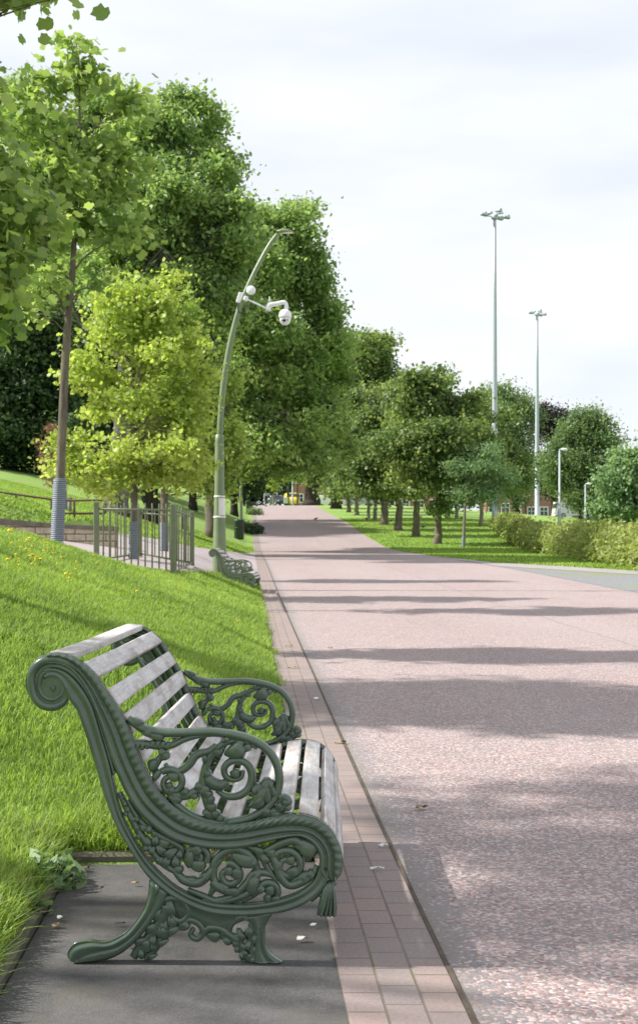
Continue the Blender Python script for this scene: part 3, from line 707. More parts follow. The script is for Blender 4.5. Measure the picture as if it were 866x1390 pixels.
for o_ in b2.children_recursive:
    o_.data = o_.data.copy(); o_.data.materials[0] = M['iron_sunlit'] if o_.data.materials[0].name.startswith('green') else M['wood']
b2y = 24.7; b2x = (316 - CX) * b2y / F_PX
b2.location = (b2x, b2y, CAMZ + (HY - 807) * b2y / F_PX); b2.rotation_euler = (0, 0, -.02)

# ------------------------------------------------------------------ vegetation
TULIP = np.array([(0, -.5), (.3, -.46), (.5, -.18), (.34, -.06), (.44, .26), (.2, .3), (0, .42), (-.2, .3), (-.44, .26), (-.34, -.06), (-.5, -.18), (-.3, -.46)])
MAPLE = np.array([(0, -.45), (.22, -.32), (.5, -.2), (.34, .02), (.4, .3), (.16, .24), (0, .55), (-.16, .24), (-.4, .3), (-.34, .02), (-.5, -.2), (-.22, -.32)])
DIAM = np.array([(0, -.5), (.3, 0), (0, .5), (-.3, 0)])
LONG = np.array([(0, -.6), (.17, -.15), (.12, .4), (0, .65), (-.12, .4), (-.17, -.15)])
ASH = LONG * np.array([1.75, .95])
PALM = np.array([(0, -.4), (.45, -.25), (.25, .05), (.4, .4), (0, .5), (-.4, .4), (-.25, .05), (-.45, -.25)])
def unit(v): return v / (np.linalg.norm(v, axis=1)[:, None] + 1e-9)
def leaf_polys(C, out, size, shape, up=.55, outw=.35, rnd=.75, droop=.25):
    n = len(C); N = unit(out * outw + np.array([0, 0, up]) + rng.normal(0, rnd, (n, 3)))
    T_ = unit(np.cross(N, rng.normal(0, 1, (n, 3)))); B_ = np.cross(N, T_)
    sz = size * rng.uniform(.65, 1.3, n)
    k = len(shape); V = np.zeros((n, k, 3))
    for j, (x, y) in enumerate(shape):
        zc = droop * (abs(x) * .6 + max(0, y) ** 2 * .8)
        V[:, j] = C + (T_ * x + B_ * y - N * zc) * sz[:, None]
    return V.reshape(-1, 3), k
def lobe_world(l, Y):
    px, py, rx, ry = l[:4]; dY = l[4] if len(l) > 4 else 0.0; dr = l[5] if len(l) > 5 else .9; y = Y + dY; s = y / F_PX
    return np.r_[at(px, py, y), rx * s, rx * s * dr, ry * s]
def crown_pts(lobes, nclump, per, csz, flat=.68, bias=1.6):
    subs = []; par = []
    for i, l in enumerate(lobes):
        k = 9
        for _ in range(k):
            d = unit(rng.normal(0, 1, (1, 3)))[0]; q = rng.uniform(.4, 1.0); r_ = rng.uniform(.26, .56)
            subs.append(np.r_[l[:3] + d * l[3:] * q, l[3] * r_ * 1.15, l[4] * r_ * 1.15, l[5] * r_ * .95]); par.append(i)
    Ls = np.array(subs); par = np.array(par); w = Ls[:, 3] * Ls[:, 5]; w /= w.sum()
    which = rng.choice(len(Ls), nclump, p=w); sub = Ls[which]
    d = unit(rng.normal(0, 1, (nclump, 3)) + np.array([0, 0, .25])); r = 1 - .7 * rng.random(nclump) ** bias
    r *= 1 + rng.normal(0, .12, nclump)
    cc = sub[:, :3] + d * sub[:, 3:] * r[:, None]
    cs_ = csz * rng.uniform(.4, 1.3, nclump)
    m = rng.poisson(per, nclump); idx = np.repeat(np.arange(nclump), m)
    P = cc[idx] + rng.normal(0, 1, (len(idx), 3)) * cs_[idx][:, None] * np.array([1, 1, flat])
    tsub = rng.normal(0, .13, len(Ls))[which]
    return cc, P, d[idx], idx, par[which], tsub
LS, NS = .62, 2.1
def tree(name, label, cat, Y, trunk, lobes, leaf, lm, bm, size, shape, nclump, per, csz, group=None, twigs=.35, guard=None, sides=10, bias=1.6, up=.55, limb=.35, rnd=.75, base_px=None):
    """trunk: (px,py,r_px) list, first the foot; lobes in px at distance Y"""
    T0 = np.array([at(x, y, Y) for x, y, _ in trunk]); rad = [r_ * Y / F_PX for *_, r_ in trunk]
    foot = T0[0].copy(); g = float(H(foot[0], foot[1])); 
    if g < foot[2]: foot[2] = g
    T0[0][2] = min(T0[0][2], g) - .08
    root = empty(name, foot, label, cat, group)
    LW = [lobe_world(l, Y) for l in lobes]
    size *= LS; twigs *= .6
    cc, P, out, idx, which, tsub = crown_pts(LW, int(nclump * NS), per * 1.15, csz * .85, bias=bias)
    nclump = len(cc)
    tb = MB(); tp = cr(T0, 6); n = len(tp); rr = np.interp(np.linspace(0, 1, n), np.linspace(0, 1, len(rad)), rad)
    flare = 1 + (.0 if guard else .45) * np.exp(-np.linspace(0, 1, n) * 16); wob = rng.normal(0, .02 if guard else .12, (n, 3)) * rr[:, None]; wob[0] = 0
    tb.tube(tp + wob, list(rr * flare), sides)
    nodes = []
    for li, l in enumerate(LW):
        c = l[:3]; i = int(np.clip(np.argmin(np.linalg.norm(tp - (c - np.array([0, 0, np.linalg.norm((c - tp[-1])[:2]) * .7 + l[5] * .3])), axis=1)), n // 3, n - 1))
        s_ = tp[i]; v = c - s_; mid = s_ + v * .5 + np.array([0, 0, .12 * np.linalg.norm(v[:2])]) + rng.normal(0, .06, 3) * np.linalg.norm(v)
        q = cr([s_, s_ + (mid - s_) * .55 + rng.normal(0, .03, 3) * np.linalg.norm(v), mid, c, c + np.array([v[0] * .25, v[1] * .25, l[5] * .5])], 5)
        r0 = max(rr[i] * .6, .012) * (.55 + limb) * min(1, .12 + l[5] / (.022 * Y)); tb.tube(q, [r0, r0 * .7, r0 * .45, r0 * .2], 6); nodes.append((q, r0))
    k = int(nclump * twigs)
    for j in rng.choice(nclump, k, replace=False):
        q, r0 = nodes[which[j]]; i = rng.integers(len(q) // 4, len(q)); a = q[i]; b = cc[j]; m_ = (a + b) / 2 + rng.normal(0, .1, 3) * np.linalg.norm(b - a) + np.array([0, 0, -.05])
        rw = max(min(r0 * .3, .035), .0055 * Y / 20); tb.tube(cr([a, m_, b], 3), [rw, rw * .6, rw * .3], 4, False)
    off = -foot
    tb.v = [(x + off[0], y + off[1], z + off[2]) for x, y, z in tb.v]
    tb.build('trunk', bm, root)
    V, kk = leaf_polys(P, out, size, shape, up, .35, rnd)
    tint = np.clip(.45 + .22 * rng.standard_normal(len(P)) + (.1 * rng.standard_normal(nclump) + tsub)[idx], 0, 1)
    polys('crown', V - foot, kk, lm, root, tint)
    if guard:
        y0, y1, rg = guard; zb = at(0, y0, Y)[2]; zt = at(0, y1, Y)[2]; g_ = MB()
        i = np.argmin(abs(tp[:, 2] - (zb + zt) / 2)); cpt = tp[i]
        prof = []; nn = 34
        for j in range(nn + 1): prof.append((rg * (1.0 + (.05 if j % 2 else -.03)), zb + (zt - zb) * j / nn))
        g_.lathe(prof, (0, 0, 0), 16)
        lean = (at(trunk[1][0], 0, Y)[0] - at(trunk[0][0], 0, Y)[0]) / max(1e-6, at(0, trunk[1][1], Y)[2] - at(0, trunk[0][1], Y)[2])
        x0 = at(trunk[0][0], 0, Y)[0]; z0 = at(0, trunk[0][1], Y)[2]
        g_.v = [(x + x0 + lean * (z - z0) - foot[0], y + Y - foot[1], z - foot[2]) for x, y, z in g_.v]
        g_.build('trunk_guard', M['guard'], root)
    return root

G_ROW = 'young trees along the bank'
tree('tulip_tree', 'tall slim young tree with a grey ribbed guard on its trunk at the flowery bank', 'tree', 20.0,
     [(77, 741, 6.5), (84, 600, 6.2), (88, 500, 5.6), (93, 430, 5.2), (98, 370, 4.2), (103, 290, 3.0), (107, 200, 2.0), (108, 120, 1.1), (103, 62, .5)],
     [(104, 70, 26, 28), (80, 112, 42, 24), (128, 112, 26, 20), (105, 190, 46, 42), (172, 152, 40, 40, .3), (40, 170, 46, 50, -.2), (66, 250, 62, 52, -.4), (150, 245, 58, 46, .5), (30, 310, 50, 50), (112, 315, 66, 40, .2), (172, 318, 34, 24), (62, 385, 46, 30, -.3), (128, 388, 34, 18, .4), (52, 428, 20, 12)],
     'leaf', M['leaf_tulip'], M['bark'], .19, TULIP, 175, 10, .2, G_ROW, .9, (741, 650, .098))
tree('tulip_tree', 'broad leafy young tree cut by the left edge of the photo above the dark shade', 'tree', 13.2,
     [(-175, 800, 10), (-165, 560, 9), (-155, 400, 6), (-150, 200, 3), (-148, 60, 1)],
     [(-100, 200, 110, 110), (-30, 300, 84, 90), (-10, 400, 60, 46), (-150, 120, 100, 100), (-50, 240, 75, 60), (-70, 430, 60, 36), (-170, -20, 110, 90), (-150, -140, 80, 80), (-230, 60, 110, 90)],
     'leaf', M['leaf_tulip'], M['bark'], .18, TULIP, 340, 14, .2, G_ROW, .4)
tree('tulip_tree', 'overhanging tree whose leafy twig tip dips into the top left corner', 'tree', 9.6,
     [(-560, 900, 17), (-555, 600, 16), (-550, 300, 12), (-545, -100, 8), (-545, -340, 2)],
     [(-540, -120, 220, 160), (-360, -20, 150, 120, .3), (-420, -200, 200, 150, -.5), (-540, -320, 190, 150), (-600, -180, 170, 150, .8), (-300, -140, 150, 90, -.5), (-120, -110, 90, 60, -.8), (-30, -80, 80, 40, -1.1)] + [(50, -26, 36, 14, -1.1), (20, -28, 34, 16, -1.1), (76, -22, 20, 10, -1.1), (54, 2, 8, 10, -1.1)] * 2,
     'leaf', M['leaf_tulip'], M['bark'], .165, TULIP, 460, 13, .2, G_ROW, .3)
tree('tulip_tree', 'taller tree outside the left edge that shades the bench and the nearest paving', 'tree', 4.5,
     [(-2200, 1130, 50), (-2200, 600, 47), (-2195, -300, 36), (-2190, -1500, 22), (-2190, -2700, 6)],
     [(-2190, -1800, 680, 560), (-1650, -1750, 540, 420, .8), (-1700, -1850, 480, 420, -1.1), (-2500, -2000, 480, 460, .8), (-2180, -2450, 580, 500), (-1850, -1500, 480, 280, 1.2), (-2300, -2000, 520, 480, -1.6), (-1950, -2200, 480, 420, 1.5), (-1600, -1400, 340, 220, -.6)],
     'leaf', M['leaf_tulip'], M['bark'], .18, TULIP, 620, 13, .24, G_ROW, .3)
tree('plane_tree', 'bright yellow-green young tree growing inside the olive railings', 'tree', 23.2,
     [(180, 776, 5.2), (182, 690, 5), (182, 620, 4.6), (181, 560, 3.6), (180, 480, 2.5), (184, 400, 1)],
     [(188, 408, 48, 36), (226, 392, 26, 28), (146, 450, 56, 50), (230, 455, 50, 52), (190, 500, 78, 48, -.4), (124, 530, 50, 50), (258, 520, 28, 44), (100, 606, 44, 44), (196, 590, 84, 48, -.6), (248, 580, 44, 52), (266, 626, 28, 30), (140, 648, 52, 30), (232, 650, 44, 24), (190, 640, 50, 26)],
     'leaf', M['leaf_yellow'], M['bark'], .13, MAPLE, 560, 15, .15, None, .35, (768, 708, .078), up=.5)
tree('plane_tree', 'mid-green sapling with a blue-grey trunk guard behind the olive railings', 'tree', 30.0,
     [(223, 747, 5.5), (223, 690, 5), (224, 640, 4.5), (228, 560, 3), (235, 470, 1)],
     [(262, 500, 48, 54), (300, 560, 38, 54), (238, 600, 60, 44), (310, 628, 26, 30), (220, 560, 60, 50), (262, 645, 44, 24), (296, 668, 22, 16), (240, 430, 40, 40)],
     'leaf', M['leaf_ygreen'], M['bark'], .13, MAPLE, 520, 15, .18, None, .3, (747, 710, .1))
tree('copper_sapling', 'thin sapling with reddish brown withered leaves behind the ribbed tree guard', 'tree', 34.0,
     [(88, 702, 3), (88, 650, 2.4), (84, 610, 1.6), (76, 575, .7)],
     [(70, 588, 12, 16), (56, 604, 12, 8), (66, 628, 12, 16), (70, 655, 8, 14), (84, 600, 12, 18)],
     'leaf', M['leaf_brown'], M['bark_pale'], .1, LONG, 70, 8, .12, None, .9, (702, 676, .07))
# big mature trees behind
tree('ash_tree', 'huge grey-trunked spreading tree behind the yellow-green sapling', 'tree', 48.0,
     [(159, 694, 15), (160, 640, 13), (166, 560, 11), (175, 420, 9), (190, 300, 6), (215, 200, 3), (235, 140, 1)],
     [(255, 142, 34, 22, 1), (228, 165, 40, 30), (285, 182, 30, 20, 2), (200, 205, 60, 46), (150, 150, 50, 40, 3), (296, 238, 34, 24, -1), (250, 262, 60, 42, -2), (180, 290, 80, 60, -3), (290, 320, 54, 44, -2), (120, 220, 70, 60, 2), (60, 200, 60, 60, 4), (30, 300, 70, 70, 3), (90, 350, 80, 60, 1), (210, 370, 80, 56, -3), (280, 400, 56, 44, -2), (10, 140, 40, 34, 4), (250, 225, 56, 44, 1), (296, 285, 44, 34, 2), (230, 330, 60, 50, 3)],
     'leaf', M['leaf_ash'], M['bark_grey'], .26, ASH, 2900, 19, .33, 'mature trees on the left lawn', .28, None, 12, 1.4)
tree('ash_tree', 'towering tree whose crown reaches over the street lamp head', 'tree', 64.0,
     [(289, 699, 9), (290, 640, 8.5), (300, 560, 8), (320, 460, 6), (345, 370, 4), (365, 300, 1.5)],
     [(335, 292, 48, 26), (402, 288, 30, 22, 1), (372, 312, 50, 30), (424, 340, 24, 28), (340, 360, 64, 46, -2), (410, 385, 44, 40), (440, 420, 22, 22, 2), (370, 440, 70, 50, -3), (432, 452, 32, 36), (310, 450, 60, 50, -2), (330, 520, 66, 48, -3), (410, 512, 56, 46), (450, 505, 24, 34, 2), (300, 590, 50, 44, -1), (372, 582, 66, 44, -3), (440, 572, 40, 42, 1), (340, 630, 44, 24), (410, 625, 44, 22), (280, 520, 44, 50, 2), (270, 440, 50, 60, 3), (390, 560, 60, 40, 4), (310, 330, 44, 44, 3), (400, 480, 60, 60, 4), (360, 400, 60, 60, 4), (430, 610, 40, 30, 5), (350, 590, 50, 40, 5)],
     'leaf', M['leaf_ash'], M['bark'], .31, ASH, 3600, 19, .4, 'mature trees on the left lawn', .25, None, 10, 1.4)
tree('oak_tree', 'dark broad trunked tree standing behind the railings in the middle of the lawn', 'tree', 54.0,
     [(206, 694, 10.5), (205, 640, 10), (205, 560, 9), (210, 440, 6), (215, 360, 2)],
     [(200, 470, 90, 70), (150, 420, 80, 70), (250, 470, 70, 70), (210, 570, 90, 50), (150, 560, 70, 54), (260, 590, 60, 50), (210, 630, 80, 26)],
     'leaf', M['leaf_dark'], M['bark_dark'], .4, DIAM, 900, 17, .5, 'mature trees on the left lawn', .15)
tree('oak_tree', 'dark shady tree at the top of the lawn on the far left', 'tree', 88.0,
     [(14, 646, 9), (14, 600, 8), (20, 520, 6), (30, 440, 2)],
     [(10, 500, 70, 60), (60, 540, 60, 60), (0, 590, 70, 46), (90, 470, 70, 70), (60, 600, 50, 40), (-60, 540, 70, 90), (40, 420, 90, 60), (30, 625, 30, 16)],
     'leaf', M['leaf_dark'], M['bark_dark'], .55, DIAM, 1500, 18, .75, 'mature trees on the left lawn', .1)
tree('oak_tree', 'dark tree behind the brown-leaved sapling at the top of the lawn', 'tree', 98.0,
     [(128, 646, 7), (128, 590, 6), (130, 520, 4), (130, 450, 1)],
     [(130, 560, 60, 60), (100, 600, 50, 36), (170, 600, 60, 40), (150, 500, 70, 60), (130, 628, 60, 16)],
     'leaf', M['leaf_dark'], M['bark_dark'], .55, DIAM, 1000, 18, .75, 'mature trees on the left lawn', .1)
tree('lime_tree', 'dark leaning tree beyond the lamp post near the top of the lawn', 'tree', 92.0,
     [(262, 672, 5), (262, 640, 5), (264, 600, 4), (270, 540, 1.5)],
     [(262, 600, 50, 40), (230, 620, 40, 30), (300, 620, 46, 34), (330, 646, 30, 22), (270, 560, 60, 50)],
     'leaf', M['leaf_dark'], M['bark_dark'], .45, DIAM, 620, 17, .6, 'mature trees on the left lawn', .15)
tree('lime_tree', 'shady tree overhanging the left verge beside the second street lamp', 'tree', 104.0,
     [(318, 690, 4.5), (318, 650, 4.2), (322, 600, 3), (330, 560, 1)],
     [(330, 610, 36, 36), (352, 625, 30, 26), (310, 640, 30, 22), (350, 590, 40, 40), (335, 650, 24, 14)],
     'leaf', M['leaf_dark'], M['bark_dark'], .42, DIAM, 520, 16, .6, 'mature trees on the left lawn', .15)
tree('lime_tree', 'thick black-trunked tree at the far end of the red path', 'tree', 158.0,
     [(423, 687, 10), (424, 660, 8.5), (425, 620, 7.5), (428, 560, 4), (430, 500, 1.5)],
     [(425, 590, 50, 34), (390, 600, 36, 30), (460, 600, 36, 34), (430, 540, 50, 40), (400, 625, 26, 12), (442, 632, 24, 14)],
     'leaf', M['leaf_chestnut'], M['bark_dark'], .6, DIAM, 620, 17, .9, 'trees at the far end of the path', .12)
tree('lime_tree', 'dark wide tree closing the left side of the far path end', 'tree', 172.0,
     [(338, 690, 7), (338, 650, 6), (340, 610, 4), (345, 560, 2)],
     [(340, 600, 50, 46), (370, 620, 30, 26), (320, 640, 40, 34), (350, 650, 22, 20), (330, 668, 30, 14), (345, 672, 10, 10)],
     'leaf', M['leaf_dark'], M['bark_dark'], .7, DIAM, 620, 17, .9, 'trees at the far end of the path', .1)
tree('birch_sapling', 'small golden-leaved sapling by the walker at the path end', 'tree', 160.0,
     [(371, 687, 1.2), (371, 675, 1), (371, 660, .8), (370, 648, .3)],
     [(366, 656, 7, 7), (375, 653, 8, 8), (371, 662, 10, 5)],
     'leaf', M['leaf_yellow'], M['bark_pale'], .34, DIAM, 70, 9, .35, 'trees at the far end of the path', .3)
tree('birch_sapling', 'pale golden young tree beside the thin blue pole', 'tree', 176.0,
     [(404, 688, 1.4), (404, 670, 1.2), (404, 650, .8), (403, 632, .3)],
     [(398, 645, 12, 12), (410, 648, 10, 12), (403, 634, 14, 10)],
     'leaf', M['leaf_yellow'], M['bark_pale'], .36, DIAM, 120, 10, .4, 'trees at the far end of the path', .3)
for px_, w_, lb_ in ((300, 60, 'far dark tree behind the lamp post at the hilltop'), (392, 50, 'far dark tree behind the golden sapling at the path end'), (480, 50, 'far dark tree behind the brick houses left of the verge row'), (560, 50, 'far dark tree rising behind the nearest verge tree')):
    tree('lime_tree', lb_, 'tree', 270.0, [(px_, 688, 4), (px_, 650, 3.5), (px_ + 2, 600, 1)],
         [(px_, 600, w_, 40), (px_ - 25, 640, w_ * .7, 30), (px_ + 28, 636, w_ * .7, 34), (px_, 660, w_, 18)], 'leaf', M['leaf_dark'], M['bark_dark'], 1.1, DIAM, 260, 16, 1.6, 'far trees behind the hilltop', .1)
# right-hand row
GR = 'row of trees along the right verge'
def rt(label, Y, foot, r, top, lobes, nc, mat='leaf_chestnut', bk='bark', sz=None, name='chestnut_tree', shape=PALM, g=GR):
    px, py = foot
    if 80 < Y < 140: lobes = [l if l[1] + l[3] < 676 else (l[0], l[1] - 4, l[2], max(9, 672 - l[1])) for l in lobes]
    return tree(name, label, 'tree', Y, [(px, py, r), (px + .5, py - 22, r * .88), (px + 1, py - 50, r * .8), (px + 2, (py + top) / 2, r * .55), (px, top + 20, r * .15)],
                lobes, 'leaf', M[mat], M[bk], sz or .3 * Y / 75, shape, nc, 15, .4 * Y / 75, g, .2)
rt('nearest full-grown tree of the right-hand row, beside the slender sapling', 75, (594, 736), 5.4, 495,
   [(588, 520, 38, 24), (610, 555, 46, 38), (640, 560, 30, 30, 1), (565, 560, 34, 34), (560, 605, 44, 40, -1), (612, 610, 54, 42, -1.5), (650, 612, 28, 42), (580, 655, 46, 32, -1), (628, 660, 44, 30), (600, 690, 26, 10), (553, 510, 10, 8), (655, 640, 30, 36, 1.5), (575, 580, 44, 44, 1)], 1150)
rt('second trunk back in the right-hand row, slightly leaning', 83, (565, 729), 5.2, 500,
   [(556, 545, 36, 34), (530, 585, 40, 40), (545, 640, 42, 34), (575, 600, 30, 40), (540, 665, 36, 20), (505, 630, 30, 34)], 760)
rt('stout tree third back in the right-hand row', 90, (541, 719), 5.2, 510,
   [(520, 540, 38, 40), (505, 600, 38, 42), (530, 650, 36, 32), (515, 672, 26, 14)], 480)
rt('thick dark trunked tree midway along the right-hand row', 97, (522, 713), 5.4, 450,
   [(505, 480, 38, 30), (525, 510, 26, 30), (480, 540, 40, 44), (505, 590, 36, 40), (495, 640, 40, 36), (475, 600, 30, 40)], 760)
rt('thin young trunk leaning left in the right-hand row', 104, (509, 708), 2.6, 520, [(490, 560, 30, 40), (500, 640, 30, 32)], 220, bk='bark_pale')
rt('slim pale trunk just left of the leaning one in the right-hand row', 108, (500, 705), 2.2, 520, [(478, 600, 30, 40), (490, 655, 28, 22)], 220, bk='bark_pale')
rt('tall tree far along the right verge with a slim trunk', 118, (484, 698), 2.8, 455, [(470, 480, 30, 28), (490, 470, 26, 24), (462, 530, 34, 40), (470, 600, 30, 40), (470, 650, 30, 22)], 520, bk='bark_pale')
rt('narrow tree near the far end of the right verge', 126, (473, 695), 2.6, 500, [(455, 560, 26, 36), (462, 620, 28, 30), (465, 655, 20, 14)], 260)
rt('black thick trunked tree at the far end of the right verge', 136, (456, 691), 6.5, 520, [(445, 560, 30, 40), (450, 610, 34, 34), (440, 640, 26, 20), (462, 650, 26, 16)], 360, bk='bark_dark')
tree('ash_sapling', 'slender blue-green sapling with a guard at its foot on the right verge', 'tree', 71.5,
     [(629, 743, 2.2), (630, 715, 2), (632, 680, 1.7), (640, 640, 1.2), (648, 605, .4)],
     [(650, 615, 24, 16), (636, 640, 26, 22), (668, 640, 26, 26), (684, 660, 14, 22), (640, 672, 34, 18), (668, 672, 26, 18)],
     'leaf', M['leaf_blue'], M['bark_pale'], .24, LONG, 260, 15, .32, None, .3, (743, 728, .1))
GB = 'trees behind the right-hand row'
rt('pale trunk furthest left in the second row behind the verge trees', 112, (608, 709), 2.6, 560, [(620, 600, 34, 36), (610, 650, 36, 30)], 240, 'leaf_lime', 'bark_pale', g=GB, name='lime_tree', shape=DIAM)
rt('pale trunk in the second row just behind the nearest verge tree', 108, (620, 711), 2.6, 560, [(655, 560, 34, 34), (650, 620, 34, 36)], 240, 'leaf_lime', 'bark_pale', g=GB, name='lime_tree', shape=DIAM)
rt('pale trunk in the second row at the start of the golden hedge', 95, (653, 719), 3, 560, [(672, 590, 34, 40), (694, 620, 28, 40), (660, 640, 34, 36), (694, 660, 26, 22), (650, 570, 34, 36)], 520, 'leaf_chestnut', 'bark_pale', g=GB, name='lime_tree', shape=DIAM)
rt('dark tree standing between the two floodlight masts', 162, (700, 700), 5, 520, [(686, 540, 28, 24), (706, 572, 26, 36), (668, 600, 30, 40), (685, 610, 34, 40), (712, 640, 26, 40), (690, 660, 36, 26), (665, 560, 22, 30)], 560, 'leaf_lime', 'bark_dark', g=GB, name='lime_tree', shape=DIAM, sz=.55)
rt('dark purple-leaved beech between the floodlight mast and the big lime', 172, (752, 700), 5, 545, [(745, 572, 22, 20), (765, 570, 16, 16), (752, 605, 24, 34), (745, 650, 26, 40)], 420, 'leaf_copper', 'bark_dark', g=GB, name='copper_beech', shape=DIAM, sz=.6)
rt('big rounded lime tree behind the white street lamps', 140, (792, 704), 6, 545, [(792, 568, 28, 20), (806, 590, 32, 30), (772, 600, 28, 34), (822, 612, 16, 16), (785, 640, 40, 40), (815, 650, 28, 40), (772, 655, 26, 36), (795, 675, 40, 20)], 900, 'leaf_lime', 'bark_dark', g=GB, name='lime_tree', shape=DIAM, sz=.5)
rt('fresh green low-branched tree above the hedge at the right edge', 72, (858, 738), 5, 600, [(856, 628, 26, 26), (846, 660, 36, 32), (875, 650, 40, 44), (850, 695, 42, 22), (885, 690, 40, 30), (822, 690, 16, 14)], 620, 'leaf_blue', 'bark', g=GB, name='maple_tree', shape=PALM, sz=.27)

# hedge
def hedge():
    n = 3200; t = rng.random(n) ** .8
    X = 9.0 + 3.6 * t; Y = 32 + 58 * t
    hgt = 1.05 + .12 * np.sin(Y * .9) + .15 * np.sin(Y * 2.3 + 1)
    u = rng.uniform(-1, 1, n); v = rng.random(n) ** .6
    cx = X + u * 1.0 * np.sqrt(np.clip(1 - (v * .85) ** 2, .05, 1)); z = H(X, Y) + v * hgt
    cc = np.stack([cx, Y + rng.normal(0, .3, n), z], 1); m = rng.poisson(15, n); idx = np.repeat(np.arange(n), m)
    P = cc[idx] + rng.normal(0, .16, (len(idx), 3)) * np.array([1, 1, .9])
    base = np.array([10.8, 60, float(H(10.8, 60))])
    root = empty('hedge', base, 'long loose golden-green hedge running along the right-hand lawn', 'hedge')
    out = np.stack([np.sign(u[idx]) * .5, -.2 + 0 * u[idx], .5 + 0 * u[idx]], 1)
    V, k = leaf_polys(P, out, .15, DIAM, .5, .5, .8)
    tint = np.clip(.5 + .2 * rng.standard_normal(len(P)) + .08 * np.sin(Y * .55)[idx] + .1 * rng.standard_normal(n)[idx], 0, 1)
    polys('hedge_leaves', V - base, k, M['leaf_hedge'], root, tint)
    b = MB()
    for j in rng.choice(n, 420, replace=False):
        g = float(H(X[j], Y[j])); b.tube([(X[j] - base[0], Y[j] - base[1], g - .05 - base[2]), (cc[j] - base)], [.018, .006], 4, False)
    b.build('stem', M['bark'], root)['kind'] = 'stuff'
hedge()

# dark shrub on the left verge beyond the bin
def shrub(px, py, Y, r_m, label, mat, n=90):
    c = P0(px, Y); root = empty('shrub', c, label, 'shrub')
    d = unit(rng.normal(0, 1, (n, 3))) * r_m * (1 - .5 * rng.random(n) ** 2)[:, None] * np.array([1, 1, .8]); d[:, 2] = np.abs(d[:, 2])
    idx = np.repeat(np.arange(n), 12); Pp = d[idx] + rng.normal(0, .09, (len(idx), 3))
    V, k = leaf_polys(Pp, unit(Pp), .16, DIAM); polys('shrub_leaves', V, k, mat, root, rng.random(len(Pp)))
    b = MB()
    for j in range(0, n, 4): b.tube([(d[j][0] * .1, d[j][1] * .1, -.05), d[j]], [.02, .006], 4, False)
    b.build('stem', M['bark_dark'], root)
shrub(341, 713, 86, .85, 'low dark rounded shrub on the verge behind the bin', M['leaf_shrub'])
shrub(345, 694, 118, .8, 'pale low shrub at the verge edge further up the path', M['leaf_lime'])

# ------------------------------------------------------------------ grass
def blades(name, s, Y, hgt, wid, mat, lean=.55, dz=0.0):
    n = len(s); X = s + XL(Y); Z = Hs(s, Y) - .012 + dz
    a = rng.uniform(0, 2 * np.pi, n); dirv = np.stack([np.cos(a), np.sin(a), np.zeros(n)], 1); sd = np.stack([-np.sin(a), np.cos(a), np.zeros(n)], 1)
    h = hgt * rng.uniform(.5, 1.35, n); w = wid * rng.uniform(.7, 1.3, n); ln = lean * rng.uniform(.2, 1.3, n)
    b = np.stack([X, Y, Z], 1); up = np.array([0, 0, 1.])
    m1 = b + dirv * (ln * h * .35)[:, None] + up * (h * .6)[:, None]; tip = b + dirv * (ln * h)[:, None] + up * (h * np.sqrt(np.clip(1 - (ln * .6) ** 2, .2, 1)))[:, None]
    W_ = sd * w[:, None]
    V = np.stack([b - W_ / 2, b + W_ / 2, m1 + W_ * .42, m1 - W_ * .42, m1 - W_ * .42, m1 + W_ * .42, tip + W_ * .06, tip - W_ * .06], 1).reshape(-1, 3)
    cl = np.sin(X * 2.1 + 1.3 * np.sin(Y * 1.7)) * np.sin(Y * 1.3 + X) + .8 * np.sin(X * 7.3 + 2.1 * np.sin(Y * 3.9)) * np.sin(Y * 5.1 + 1.7 * np.sin(X * 4.4))
    o = polys(name, V, 4, mat, None, np.repeat(np.clip(.5 + .2 * rng.standard_normal(n) + .13 * cl, 0, 1), 2)); return tag(o, kind='stuff')
def scatter(n, y0, y1, amax, keep):
    Y = y0 + (y1 - y0) * rng.random(n); lim = np.array(amax(Y)); s = -rng.random(n) * lim
    k = keep(s, Y); return s[k], Y[k]
leftlim = lambda Y: np.clip(.253 * Y + XL(Y) + .15, 1.0, 40)   # frame edge in s
def ok_near(s, Y):
    on_slab = (Y > SLAB_Y0) & (Y < SLAB_Y1 + .03) & (s > SLAB_S - .08)
    edge = s > -.02 - .05 * np.abs(np.sin(Y * 5.3)) * rng.random(len(s))
    mown = (Y > 17.6) & (s < b_of(Y)) & (s > a_of(Y)) & (Y < 61)
    return ~on_slab & ~edge & ~mown
clumpy = lambda s, Y: .6 + .4 * np.sin(s * 3.1 + 2 * np.sin(Y * 1.1)) * np.sin(Y * 2.3 + s)
S, Yb = scatter(62000, 2.6, 7.5, leftlim, ok_near); blades('grass', S, Yb, .046 * (.75 + .5 * clumpy(S, Yb)), .0052, M['blade'], .8)
S, Yb = scatter(80000, 7.5, 13, leftlim, ok_near); blades('grass', S, Yb, .06 * (.75 + .5 * clumpy(S, Yb)), .0075, M['blade'], .75)
S, Yb = scatter(90000, 13, 19.5, leftlim, ok_near); blades('grass', S, Yb, .07, .011, M['blade'], .7)
S, Yb = scatter(16000, 19.5, 28, lambda Y: np.full(len(Y), 1.5), ok_near); blades('grass', S, Yb, .07, .014, M['blade'], .7)
S, Yb = scatter(120000, 28.5, 70, lambda Y: np.clip(.253 * Y + XL(Y) + .15, 1, 20), lambda s, Y: ok_near(s, Y) & ((Y > 33) | (s < -4.3))); blades('grass', S, Yb, .07, .03, M['blade'], .7)
n = 90000; Yb = 34 + 76 * rng.random(n) ** 1.2; S = 7.15 + 14 * rng.random(n); k = S > np.where(Yb < 69, c2(Yb), 7.1) + .05; blades('grass', S[k], Yb[k], .06, .04, M['blade'], .7)
